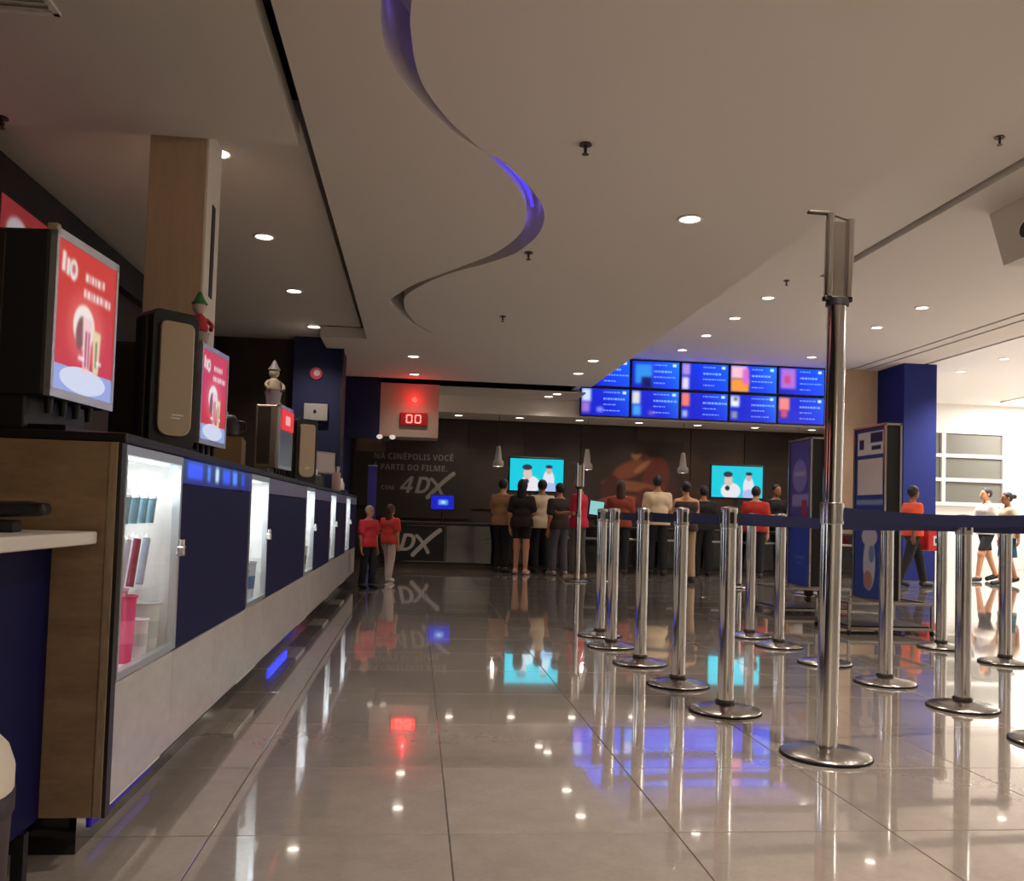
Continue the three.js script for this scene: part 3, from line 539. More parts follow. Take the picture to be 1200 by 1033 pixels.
function logo4dx(g, x, y, s, color) {
  g.save(); g.translate(x, y); g.scale(s, s); g.fillStyle = color; g.strokeStyle = color;
  g.font = 'italic bold 190px sans-serif'; g.fillText('4', 0, 160); g.fillText('D', 112, 160);
  g.lineWidth = 26; g.lineCap = 'round';
  g.beginPath(); g.moveTo(262, 40); g.quadraticCurveTo(310, 80, 352, 168); g.stroke();
  g.lineWidth = 34; g.beginPath(); g.moveTo(440, -8); g.quadraticCurveTo(350, 60, 236, 190); g.stroke();
  g.restore();
}
{ // printed wall graphic
  const tex = canvas(1024, 700, (g, w, h) => {
    g.fillStyle = '#2b211c'; g.fillRect(0, 0, w, h);
    g.fillStyle = '#7d746c'; g.font = 'bold 84px sans-serif';
    g.fillText('NA CINÉPOLIS VOCÊ', 24, 110, 930); g.fillText('É PARTE DO FILME.', 24, 220, 950);
    g.font = 'bold 58px sans-serif'; g.fillText('COM', 110, 420);
    logo4dx(g, 290, 250, 1.25, '#8d857e');
  });
  const t = thing('wall_graphic', 'dark wall graphic with grey Portuguese slogan and 4DX lettering', 'wall graphic', [0, 0, -18.165]);
  part('sheet', rspan(-0.95, 1.1, 0.88, 2.28, -0.006, 0, 0.002), mat(0x2b211c, 0.6), t);
  part('print', new THREE.PlaneGeometry(2.03, 1.39).translate(0.075, 1.58, 0.0015), printMat(tex, 0.6), t);
  const art = canvas(512, 512, (g, w, h) => {
    g.fillStyle = '#33251d'; g.fillRect(0, 0, w, h); g.filter = 'blur(7px)';
    const e = (c, x, y, a, b, r) => { g.fillStyle = c; g.beginPath(); g.ellipse(x, y, a, b, r, 0, 7); g.fill(); };
e('#43261c', 300, 300, 190, 190, 0); e('#6b2f22', 372, 250, 70, 150, 0.15); e('#84482e', 236, 190, 100, 52, -0.55); e('#8f5636', 236, 300, 150, 36, 0.12); e('#6e2b22', 350, 112, 44, 52, 0); e('#a9744f', 300, 168, 16, 62, 0.75); e('#4a2318', 132, 318, 44, 84, 0.2); e('#96562f', 190, 400, 120, 34, -0.12); e('#a06a48', 268, 88, 28, 40, 0.1); e('#2a1610', 268, 62, 32, 22, 0); e('#2e1812', 352, 74, 46, 26, 0.2); e('#5c2a1e', 330, 400, 60, 90, 0);
  });
  const m = thing('wall_mural', 'rust red and brown painted mural panel on the back wall', 'mural', [0, 0, -18.165]);
  part('panel', rspan(3.4, 5.5, 1.0, 2.62, -0.006, 0, 0.002), mat(0x33251d, 0.6), m);
  part('print', new THREE.PlaneGeometry(2.06, 1.58).translate(4.45, 1.81, 0.0015), printMat(art, 0.6), m);
}
// ---- menu boards ----
{
  const defs = [[['#3d70f0', 0.04, 0.1, 0.3, 0.7]], [['#2f8fe8', 0.06, 0.1, 0.36, 0.75], ['#0a1060', 0.2, 0.6, 0.22, 0.4]], [['#b08fe0', 0, 0, 0.18, 0.45], ['#e0d4f0', 0, 0.52, 0.16, 0.48]], [['#f6c0d0', 0, 0, 0.36, 0.5], ['#ff9a3c', 0, 0.5, 0.4, 0.5], ['#d86ac8', 0.26, 0.1, 0.14, 0.6]], [['#b070d8', 0.03, 0, 0.34, 0.8], ['#d0407a', 0.12, 0.3, 0.12, 0.3]],
    [['#c8dcf8', 0, 0, 0.2, 0.5], ['#a070d0', 0, 0.5, 0.18, 0.4], ['#8a8af0', 0.32, 0.68, 0.14, 0.2]], [['#d8dcd8', 0, 0.02, 0.18, 0.5], ['#3fa0f0', 0.02, 0.55, 0.18, 0.4], ['#8a5ac0', 0.36, 0.75, 0.14, 0.15]], [['#ff7a70', 0, 0, 0.18, 0.52], ['#a8b4e8', 0.02, 0.66, 0.12, 0.28]], [['#f0f0f4', 0, 0.04, 0.2, 0.42], ['#20284a', 0.08, 0.1, 0.07, 0.12], ['#8890b0', 0.02, 0.62, 0.14, 0.3]], [['#ff8a80', 0, 0.02, 0.24, 0.5], ['#d04870', 0.04, 0.5, 0.16, 0.3]]];
  const words = ['first from the main ceiling edge', 'second from the main ceiling edge', 'middle', 'fourth, with an orange and pink picture', 'last, beside the tall sign post'];
  const pos5 = ['first', 'second', 'third', 'fourth', 'fifth'];
  for (let r = 0; r < 2; r++) for (let i = 0; i < 5; i++) {
    const d = defs[r * 5 + i];
    const tex = canvas(320, 184, (g, w, h) => {
      const gr = g.createLinearGradient(0, h, w, 0); gr.addColorStop(0, '#0a18c0'); gr.addColorStop(0.55, r ? '#0a24d8' : '#0d3cf0'); gr.addColorStop(1, i % 2 ? '#1a80f8' : '#1262f4'); g.fillStyle = gr; g.fillRect(0, 0, w, h);
      g.filter = 'blur(9px)'; for (const [c, x, y, ww, hh] of d) { g.fillStyle = c; g.fillRect(x * w, y * h, ww * w, hh * h); }
      g.filter = 'blur(2px)'; g.fillStyle = 'rgba(150,190,255,0.85)';
      const tx = w * 0.46; for (let k = 0; k < 4; k++) { let x = tx; while (x < w * (0.7 + 0.22 * ((k * 7 + i * 3 + r) % 3) / 2)) { const ww = 6 + rnd() * 16; g.fillRect(x, 18 + k * 42, ww, 9 + (k === 1 ? 6 : 0)); x += ww + 4; } }
      g.fillStyle = 'rgba(230,240,255,0.9)'; g.fillRect(w * 0.86, 12, 26, 20);
    });
    const t = thing('menu_board_screen', `blue menu screen in the ${r ? 'lower' : 'upper'} row of the overhead boards, ${pos5[i]} counting from the edge of the lowered ceiling panel`, 'menu screen', [3.06 + (i + 0.5) * 0.985, r ? 2.945 : 3.52, -16.99], 0, 'overhead menu screens');
    t.userData.label = `blue ${r ? 'lower' : 'upper'} overhead menu screen, ${pos5[i]} from the lowered ceiling panel`;
    part('casing', rb(0.978, 0.565, 0.06, 0.008, 0, 0.285, 0.03), M.black, t);
    part('screen', new THREE.PlaneGeometry(0.93, 0.515).translate(0, 0.285, 0.0615), screenMat(tex, 1.25), t);
    rect(0x2a50ff, 0.3, 0.9, 0.5, [t.position.x, t.position.y + 0.285, -16.92], [0, 0, 1]);
  }
}
// ---- two teal screens and small blue screen ----
{
  const tex = canvas(400, 240, (g, w, h) => {
    g.fillStyle = '#12d8ee'; g.fillRect(0, 0, w, h); g.filter = 'blur(3px)';
    const e = (c, x, y, a, b) => { g.fillStyle = c; g.beginPath(); g.ellipse(x, y, a, b, 0, 0, 7); g.fill(); };
    e('#f4f6fa', 150, 190, 78, 64); e('#e6cfc8', 132, 110, 34, 46); e('#3a3440', 128, 64, 36, 20); e('#28242e', 124, 170, 18, 18);
    e('#eef2fb', 290, 160, 44, 84); e('#dcb8b0', 292, 84, 22, 28); e('#2a3040', 292, 56, 26, 12); e('#b8c8f8', 300, 216, 60, 40);
  });
  const sm = screenMat(tex, 1.0);
  for (const [x0, label] of [[1.68, 'teal television showing two figures, above the group in the passage'], [5.49, 'teal television showing two figures, behind the queue posts']]) {
    const t = thing('television', label, 'television', [x0 + 0.5, 1.43, -16.35], 0, undefined);
    part('casing', rb(1.06, 0.66, 0.05, 0.02, 0, 0.32, 0), M.black, t);
    part('screen', new THREE.PlaneGeometry(0.99, 0.59).translate(0, 0.32, 0.0262), sm, t, 'bright teal picture');
    part('stand', [rb(0.06, 0.6, 0.03, 0.005, 0, -0.27, -0.03), rb(0.4, 0.02, 0.2, 0.005, 0, -0.583, -0.03)], M.charcoal, t);
    rect(0x22d0f0, 0.3, 0.95, 0.55, [x0 + 0.5, 1.75, -16.3], [0, 0, 1]);
  }
  const bt = canvas(160, 100, (g, w, h) => { g.fillStyle = '#0a1cc8'; g.fillRect(0, 0, w, h); g.filter = 'blur(4px)'; g.fillStyle = '#5aa0ff'; g.fillRect(50, 30, 70, 40); g.fillStyle = '#d8ecff'; g.fillRect(72, 40, 26, 20); });
  const b = thing('counter_screen', 'small glowing blue screen on the snack bar before the slogan', 'screen', [0.47, 0.835, -16.4]);
  part('foot', [rb(0.2, 0.012, 0.14, 0.004, 0, 0.006, 0), cyl(0.015, 0.015, 0.22, 0, 0.12, 0)], M.black, b);
  part('casing', rb(0.44, 0.28, 0.03, 0.008, 0, 0.36, 0), M.black, b);
  part('screen', new THREE.PlaneGeometry(0.41, 0.25).translate(0, 0.36, 0.0155), screenMat(bt, 1.0), b);
  const p = thing('till_monitor', 'tilted pale till screen glowing on the snack bar by the red shirt', 'till', [3.3, 0.835, -16.3], 0.15);
  part('foot', [rb(0.18, 0.02, 0.16, 0.006, 0, 0.01, 0), cyl(0.02, 0.02, 0.25, 0, 0.13, 0)], M.black, p);
  part('casing', rb(0.32, 0.3, 0.03, 0.01, 0, 0, 0).rotateZ(-0.1).translate(0, 0.34, 0.02), M.black, p);
  part('screen', bx(0.27, 0.25, 0.002, 0, 0, 0).rotateZ(-0.1).translate(0, 0.34, 0.036), glow(0xa8f0ee, 0.4), p);
}
// ---- red number display on the bulkhead ----
{
  const t = thing('number_display', 'red digital number display reading 00 on the white bulkhead', 'display', [-0.1, 2.5, -15.6]);
  part('case', rb(0.46, 0.22, 0.06, 0.008, 0, 0.11, 0.03), mat(0xb01018, 0.4), t, 'dark red case');
  const seg = (w, h, x, y) => bx(w, h, 0.006, x, y, 0.063);
  for (const cx of [-0.075, 0.075]) part('digit_light', [seg(0.08, 0.022, cx, 0.175), seg(0.08, 0.022, cx, 0.045), seg(0.022, 0.06, cx - 0.045, 0.145), seg(0.022, 0.06, cx + 0.045, 0.145), seg(0.022, 0.06, cx - 0.045, 0.075), seg(0.022, 0.06, cx + 0.045, 0.075)], glow(0xff8a80, 1.2), t, 'glowing red digit');
  rect(0xff1a20, 1.8, 0.4, 0.16, [-0.1, 2.61, -15.52], [0, 0, 1]);
  const b = thing('beacon_lamp', 'red call lamp glowing on the bulkhead above the number display', 'lamp', [-0.1, 2.95, -15.6]);
  part('base', cyl(0.05, 0.055, 0.02, 0, 0, 0, 20).rotateX(Math.PI / 2).translate(0, 0, 0.01), M.white, b);
  part('lamp_dome', new THREE.SphereGeometry(0.04, 20, 12).scale(1, 0.8, 1).translate(0, 0, 0.03), glow(0xff5a50, 1.2), b);
  const l = new THREE.PointLight(0xff1820, 0.16, 0, 2); l.position.set(-0.1, 2.95, -15.42); l.castShadow = true; l.name = 'beacon_light'; scene.add(l);
  const e = thing('emergency_light', 'twin lamp emergency light under the bulkhead corner', 'emergency light', [-0.56, 2.25, -15.55]);
  part('case', rb(0.1, 0.08, 0.08, 0.01, 0, 0, 0), M.charcoal, e);
  for (const s of [-1, 1]) part('lamp_head', new THREE.SphereGeometry(0.045, 16, 12).scale(1.15, 0.9, 0.8).translate(s * 0.11, 0.03, 0.03), glow(0xfff0e0, 0.4), e, 'white lamp head');
  for (const s of [-1, 1]) part('arm', bar([s * 0.03, 0.02, 0], [s * 0.09, 0.03, 0.01], 0.01), M.charcoal, e);
  const n = thing('roll_up_banner', 'tall violet roll-up banner standing in the dark passage', 'banner', [-0.82, 0, -16.6]);
  part('foot', rb(0.24, 0.05, 0.2, 0.01, 0, 0.025, 0), M.alu, n); part('sheet', rb(0.16, 1.78, 0.012, 0.002, 0, 0.93, 0), mat(0x5a55c8, 0.5), n); part('top_rail', rb(0.17, 0.02, 0.03, 0.004, 0, 1.83, 0), M.alu, n);
}
// ---- pendants over the bar ----
for (const [x, k] of [[1.54, 1], [3.28, 1], [5.2, 0.6], [7.55, 0.8]]) {
  const t = thing('pendant_lamp', 'small white cone pendant lamp hanging over the snack bar', 'pendant lamp', [x, 1.93, -17.2], 0, 'cone pendants over the snack bar');
  part('shade', lathe([[0.03, 0.42], [0.05, 0.4], [0.075, 0.24], [0.085, 0.14], [0.13, 0.1], [0.135, 0.02], [0.125, 0.0], [0.12, 0.02], [0.07, 0.14], [0.035, 0.38], [0, 0.4]], 24), mat(0x8f8a86, 0.5), t);
  part('lamp_bulb', new THREE.SphereGeometry(0.06, 16, 12).translate(0, 0.05, 0), glow(0xfff4ea, 0.4 * k), t);
  part('cord', cyl(0.006, 0.006, 0.57, 0, 0.7, 0, 8), M.black, t); for (const m of t.children) m.name !== 'cord' && m.scale.set(0.8, 0.95, 0.8);
  const l = new THREE.PointLight(0xffeedd, 0.1 * k, 0, 2); l.position.set(x, 1.9, -17.2); l.castShadow = true; l.name = 'pendant_light'; scene.add(l);
}
// ---- poster totems on trolley frames ----
function totem(z, label, draw, dir) {
  const t = thing('poster_stand', label, 'poster stand', [4.3, 0, z]);
  const y0 = 0.3, y1 = 1.95, L = 0.6, Wd = 0.17;
  const rails = [];
  for (const x of [0.01, Wd - 0.01]) for (const zz of [-0.01, -L + 0.01]) rails.push(rb(0.022, y1 - y0 + 0.02, 0.022, 0.003, x, (y0 + y1) / 2, zz));
  for (const y of [y0, y1]) { rails.push(rb(Wd, 0.022, 0.022, 0.003, Wd / 2, y, -0.01), rb(Wd, 0.022, 0.022, 0.003, Wd / 2, y, -L + 0.01), rb(0.022, 0.022, L, 0.003, 0.01, y, -L / 2), rb(0.022, 0.022, L, 0.003, Wd - 0.01, y, -L / 2)); }
  part('frame', rails, M.satin, t, 'silver frame');
  part('core', span(0.02, Wd - 0.02, y0 + 0.01, y1 - 0.01, -0.015, -L + 0.015), M.black, t);
  const tex = canvas(256, 700, draw);
  part('poster', new THREE.PlaneGeometry(L - 0.05, y1 - y0 - 0.03).rotateY(-Math.PI / 2).translate(0.017, (y0 + y1) / 2, -L / 2), printMat(tex, 0.4), t);
  const b = [];
  for (const x of [-0.35, 0.45]) for (const zz of [0.05, -L - 0.02]) b.push(rb(0.025, 0.26, 0.025, 0.003, x, 0.17, zz));
  for (const zz of [0.05, -L - 0.02]) b.push(rb(0.8, 0.025, 0.025, 0.003, 0.05, 0.29, zz), rb(0.8, 0.025, 0.025, 0.003, 0.05, 0.06, zz));
  for (const x of [-0.35, 0.45]) b.push(rb(0.025, 0.025, L + 0.07, 0.003, x, 0.29, -L / 2 + 0.015), rb(0.025, 0.025, L + 0.07, 0.003, x, 0.06, -L / 2 + 0.015));
  part('trolley_frame', b, M.satin, t, 'silver trolley frame');
  part('deck', span(-0.33, 0.43, 0.07, 0.085, 0.03, -L), M.black, t, 'black deck');
  for (const x of [-0.35, 0.45]) for (const zz of [0.05, -L - 0.02]) part('caster', cyl(0.025, 0.025, 0.02, 0, 0, 0, 16).rotateZ(Math.PI / 2).translate(x, 0.025, zz), M.blackMatte, t);
}
totem(-9.45, 'poster stand with a violet and blue poster, the farther of the pair', (g, w, h) => {
  g.fillStyle = '#5e4ec0'; g.fillRect(0, 0, w, h); g.filter = 'blur(4px)'; g.fillStyle = '#9a88f0'; g.beginPath(); g.ellipse(120, 170, 90, 80, 0, 0, 7); g.fill(); g.fillStyle = '#c8c4e8'; g.fillRect(60, 150, 130, 20); g.fillStyle = '#b4a6f4'; g.fillRect(30, 260, 200, 60); g.fillStyle = '#b82a50'; g.fillRect(150, 290, 60, 80); g.filter = 'none'; g.fillStyle = '#2450d0'; g.fillRect(0, 410, w, h - 410); g.filter = 'blur(3px)'; g.fillStyle = '#5a78d0'; g.fillRect(60, 560, 130, 14); g.fillRect(90, 590, 80, 10);
});
totem(-7.88, 'poster stand with white notice sheet, blue header and a pale figure poster', (g, w, h) => {
  g.fillStyle = '#2c48a0'; g.fillRect(0, 0, w, h); g.fillStyle = '#f4f2fa'; g.fillRect(14, 14, 228, 96); g.filter = 'blur(2px)'; g.fillStyle = '#1a2a70'; g.fillRect(130, 20, 104, 40); g.fillRect(30, 44, 40, 40); g.fillRect(140, 74, 80, 16); g.filter = 'none';
  g.fillStyle = '#f0e8ea'; g.fillRect(16, 126, 222, 150); g.filter = 'blur(3px)'; g.fillStyle = '#8fa2d8'; g.fillRect(10, 296, 236, 22); g.fillStyle = '#5468b0'; g.fillRect(20, 340, 200, 40); g.fillStyle = '#c8c2d4'; g.beginPath(); g.ellipse(130, 450, 70, 40, 0, 0, 7); g.fill(); g.beginPath(); g.ellipse(130, 560, 54, 110, 0, 0, 7); g.fill(); g.fillStyle = '#a88078'; g.beginPath(); g.ellipse(120, 630, 40, 40, 0, 0, 7); g.fill(); g.fillStyle = '#6a88c0'; g.beginPath(); g.ellipse(150, 520, 24, 36, 0, 0, 7); g.fill();
});
// ---- sprinklers and the round opening in the bulkhead ----
for (const [x, y, z] of [[0.96, 3.3, -5.36], [0.9, 3.3, -7.69], [0.92, 3.3, -10.25], [-2.56, 3.3, -5.6], [4.48, 4.1, -6.52], [3.8, 4.1, -7.26], [3.94, 4.1, -9.52], [4.6, 4.1, -10.9]]) {
  const t = thing('sprinkler', y < 4 ? 'small brass sprinkler under the lower ceiling' : 'small sprinkler under the high ceiling', 'sprinkler', [x, y, z], rr(0, 6), y < 4 ? 'sprinklers of the lower ceiling' : 'sprinklers of the high ceiling');
  part('rose', cyl(0.035, 0.04, 0.01, 0, -0.005, 0, 20), M.darkSteel, t); part('stem', cyl(0.012, 0.01, 0.045, 0, -0.03, 0, 12), M.darkSteel, t);
  part('yoke', [bar([-0.016, -0.03, 0], [-0.008, -0.065, 0], 0.004), bar([0.016, -0.03, 0], [0.008, -0.065, 0], 0.004)], M.darkSteel, t); part('deflector', cyl(0.022, 0.022, 0.004, 0, -0.066, 0, 16), M.darkSteel, t);
}
{
  const t = thing('wall_speaker', 'round black speaker set into the white ceiling bulkhead', 'speaker', [5.45, 3.75, -7.55]);
  part('rim', new THREE.TorusGeometry(0.085, 0.012, 10, 28).rotateY(Math.PI / 2).translate(-0.008, 0, 0), M.ceiling, t); part('grille', cyl(0.078, 0.078, 0.012, 0, 0, 0, 28).rotateZ(Math.PI / 2).translate(-0.004, 0, 0), M.black, t);
}

// ================= PEOPLE =================
function surfaceNet(f, lo, hi, c) {                         // naive surface nets of a distance field
  const n = [0, 1, 2].map(i => Math.max(2, Math.ceil((hi[i] - lo[i]) / c) + 1)), [nx, ny, nz] = n, val = new Float32Array(nx * ny * nz), id = (i, j, k) => (k * ny + j) * nx + i;
  for (let k = 0; k < nz; k++) for (let j = 0; j < ny; j++) for (let i = 0; i < nx; i++) val[id(i, j, k)] = f(lo[0] + i * c, lo[1] + j * c, lo[2] + k * c);
  const vi = new Int32Array(nx * ny * nz).fill(-1), P = [], I = [];
  const E = [[0, 1], [2, 3], [4, 5], [6, 7], [0, 2], [1, 3], [4, 6], [5, 7], [0, 4], [1, 5], [2, 6], [3, 7]];
  for (let k = 0; k < nz - 1; k++) for (let j = 0; j < ny - 1; j++) for (let i = 0; i < nx - 1; i++) {
    const v = [0, 1, 2, 3, 4, 5, 6, 7].map(q => val[id(i + (q & 1), j + (q >> 1 & 1), k + (q >> 2))]);
    let m = 0; for (let q = 0; q < 8; q++) if (v[q] < 0) m |= 1 << q;
    if (m === 0 || m === 255) continue;
    let s = [0, 0, 0], cnt = 0;
    for (const [a, b] of E) if ((v[a] < 0) !== (v[b] < 0)) { const t = v[a] / (v[a] - v[b]); for (let q = 0; q < 3; q++) { const A = a >> q & 1, Bq = b >> q & 1; s[q] += A + (Bq - A) * t; } cnt++; }
    vi[id(i, j, k)] = P.length / 3; P.push(lo[0] + (i + s[0] / cnt) * c, lo[1] + (j + s[1] / cnt) * c, lo[2] + (k + s[2] / cnt) * c);
  }
  const quad = (a, b, d, e, flip) => { if (a < 0 || b < 0 || d < 0 || e < 0) return; flip ? I.push(a, d, b, a, e, d) : I.push(a, b, d, a, d, e); };
  for (let k = 1; k < nz - 1; k++) for (let j = 1; j < ny - 1; j++) for (let i = 1; i < nx - 1; i++) {
    const a = val[id(i, j, k)] < 0;
    if (a !== val[id(i + 1, j, k)] < 0) quad(vi[id(i, j - 1, k - 1)], vi[id(i, j, k - 1)], vi[id(i, j, k)], vi[id(i, j - 1, k)], !a);
    if (a !== val[id(i, j + 1, k)] < 0) quad(vi[id(i - 1, j, k - 1)], vi[id(i - 1, j, k)], vi[id(i, j, k)], vi[id(i, j, k - 1)], !a);
    if (a !== val[id(i, j, k + 1)] < 0) quad(vi[id(i - 1, j - 1, k)], vi[id(i, j - 1, k)], vi[id(i, j, k)], vi[id(i - 1, j, k)], !a);
  }
  const g = new THREE.BufferGeometry(); g.setAttribute('position', new THREE.Float32BufferAttribute(P, 3)); g.setIndex(I); g.computeVertexNormals(); return g;
}
const cap = (a, b, ra, rb_) => ({ a, b, ra, rb: rb_, d: [b[0] - a[0], b[1] - a[1], b[2] - a[2]], l: Math.max(1e-9, (b[0] - a[0]) ** 2 + (b[1] - a[1]) ** 2 + (b[2] - a[2]) ** 2) });
const capD = (c, x, y, z) => { const px = x - c.a[0], py = y - c.a[1], pz = z - c.a[2]; let t = (px * c.d[0] + py * c.d[1] + pz * c.d[2]) / c.l; t = t < 0 ? 0 : t > 1 ? 1 : t; return Math.hypot(px - t * c.d[0], py - t * c.d[1], pz - t * c.d[2]) - (c.ra + (c.rb - c.ra) * t); };
const smin = (a, b, k) => { const h = Math.max(k - Math.abs(a - b), 0) / k; return Math.min(a, b) - h * h * k * 0.25; };
const field = (caps, k = 0.035, grow = 0) => (x, y, z) => { let d = 9; for (const c of caps) d = smin(d, capD(c, x, y, z), k); return d - grow; };
const ell = (x, y, z, a, b, c) => { const q = Math.hypot(x / a, y / b, z / c); return (q - 1) * Math.min(a, b, c); };
function bounds(caps, pad) { const lo = [9, 9, 9], hi = [-9, -9, -9]; for (const c of caps) for (const [p, r] of [[c.a, c.ra], [c.b, c.rb]]) for (let i = 0; i < 3; i++) { lo[i] = Math.min(lo[i], p[i] - r - pad); hi[i] = Math.max(hi[i], p[i] + r + pad); } return [lo, hi]; }
const noseC = cap([0, 0.015, 0.088], [0, -0.022, 0.108], 0.009, 0.014), lipC = cap([0, -0.056, 0.086], [0.016, -0.056, 0.082], 0.009, 0.007);
// head (centre at origin, facing +z) with brow, nose, lips, chin and ears
const headGeo = surfaceNet((x, y, z) => {
  let d = ell(x, y - 0.02, z + 0.008, 0.077, 0.1, 0.097);
  d = smin(d, ell(x, y + 0.055, z - 0.022, 0.055, 0.062, 0.066), 0.04);
  d = smin(d, capD(noseC, Math.abs(x), y, z), 0.012); d = smin(d, capD(lipC, Math.abs(x), y, z), 0.008);
  d = smin(d, ell(Math.abs(x) - 0.08, y, z + 0.005, 0.012, 0.032, 0.02), 0.008);
  return Math.max(d, -(Math.hypot(Math.abs(x) - 0.03, y - 0.012, z - 0.1) - 0.017));
}, [-0.11, -0.135, -0.125], [0.11, 0.14, 0.13], 0.0062);
// relaxed hand: wrist at origin, fingers along -y, curled towards +z, thumb on the -x side
const handCaps = [cap([0, 0.01, 0], [0, -0.03, 0], 0.024, 0.024), cap([-0.018, -0.03, 0], [-0.022, -0.085, 0.004], 0.017, 0.014), cap([0.0, -0.03, 0], [0.0, -0.088, 0.004], 0.018, 0.014), cap([0.018, -0.03, 0], [0.023, -0.08, 0.004], 0.016, 0.013)];
const fingerCaps = [];
[[-0.028, 0.088, 0.068], [-0.0095, 0.094, 0.078], [0.0095, 0.09, 0.072], [0.027, 0.082, 0.056]].forEach(([x, y, l]) => { const a = [x * 0.9, -y + 0.012, 0.004], b = [x * 1.06, -y - l * 0.42, 0.012], c = [x * 1.08, -y - l * 0.75, 0.028], e = [x * 1.06, -y - l * 0.92, 0.044]; fingerCaps.push([cap(a, b, 0.0095, 0.0085), cap(b, c, 0.0085, 0.0078), cap(c, e, 0.0078, 0.0065)]); });
fingerCaps.push([cap([-0.018, -0.03, 0.008], [-0.048, -0.06, 0.018], 0.013, 0.0105), cap([-0.048, -0.06, 0.018], [-0.054, -0.098, 0.028], 0.0105, 0.008)]);
const palmF = field(handCaps, 0.012), fingF = fingerCaps.map(c => field(c, 0.006));
const handGeo = surfaceNet((x, y, z) => { let d = palmF(x, y, z); for (const f of fingF) d = smin(d, f(x, y, z), 0.004); return d; }, [-0.08, -0.19, -0.035], [0.06, 0.045, 0.07], 0.0042);
const hairGeo = {
  short: surfaceNet((x, y, z) => { let d = ell(x, y - 0.028, z + 0.014, 0.088, 0.106, 0.107); d = Math.max(d, (z - 0.03) - (y - 0.03) * 0.55, -(y + 0.05 - z * 0.2)); return Math.max(d, -ell(x, y - 0.0, z - 0.07, 0.066, 0.075, 0.07)); }, [-0.12, -0.13, -0.15], [0.12, 0.16, 0.13], 0.0075),
  long: surfaceNet((x, y, z) => { let d = ell(x, y - 0.025, z + 0.014, 0.092, 0.11, 0.11); d = smin(d, ell(x, y + 0.16, z + 0.075, 0.088, 0.24, 0.055), 0.05); return Math.max(d, -ell(x, y + 0.03, z - 0.08, 0.064, 0.105, 0.085), -(ell(x, y + 0.28, z - 0.06, 0.3, 0.2, 0.09))); }, [-0.13, -0.42, -0.16], [0.13, 0.16, 0.13], 0.009),
  bun: surfaceNet((x, y, z) => { let d = ell(x, y - 0.028, z + 0.014, 0.087, 0.105, 0.107); d = Math.max(d, (z - 0.03) - (y - 0.03) * 0.55, -(y + 0.06)); d = smin(d, Math.hypot(x, y - 0.04, z + 0.14) - 0.045, 0.02); return Math.max(d, -ell(x, y, z - 0.07, 0.066, 0.075, 0.07)); }, [-0.12, -0.13, -0.21], [0.12, 0.16, 0.13], 0.0075),
};
hairGeo.cap = hairGeo.short;
const eyeGeo = new THREE.SphereGeometry(0.011, 10, 8);
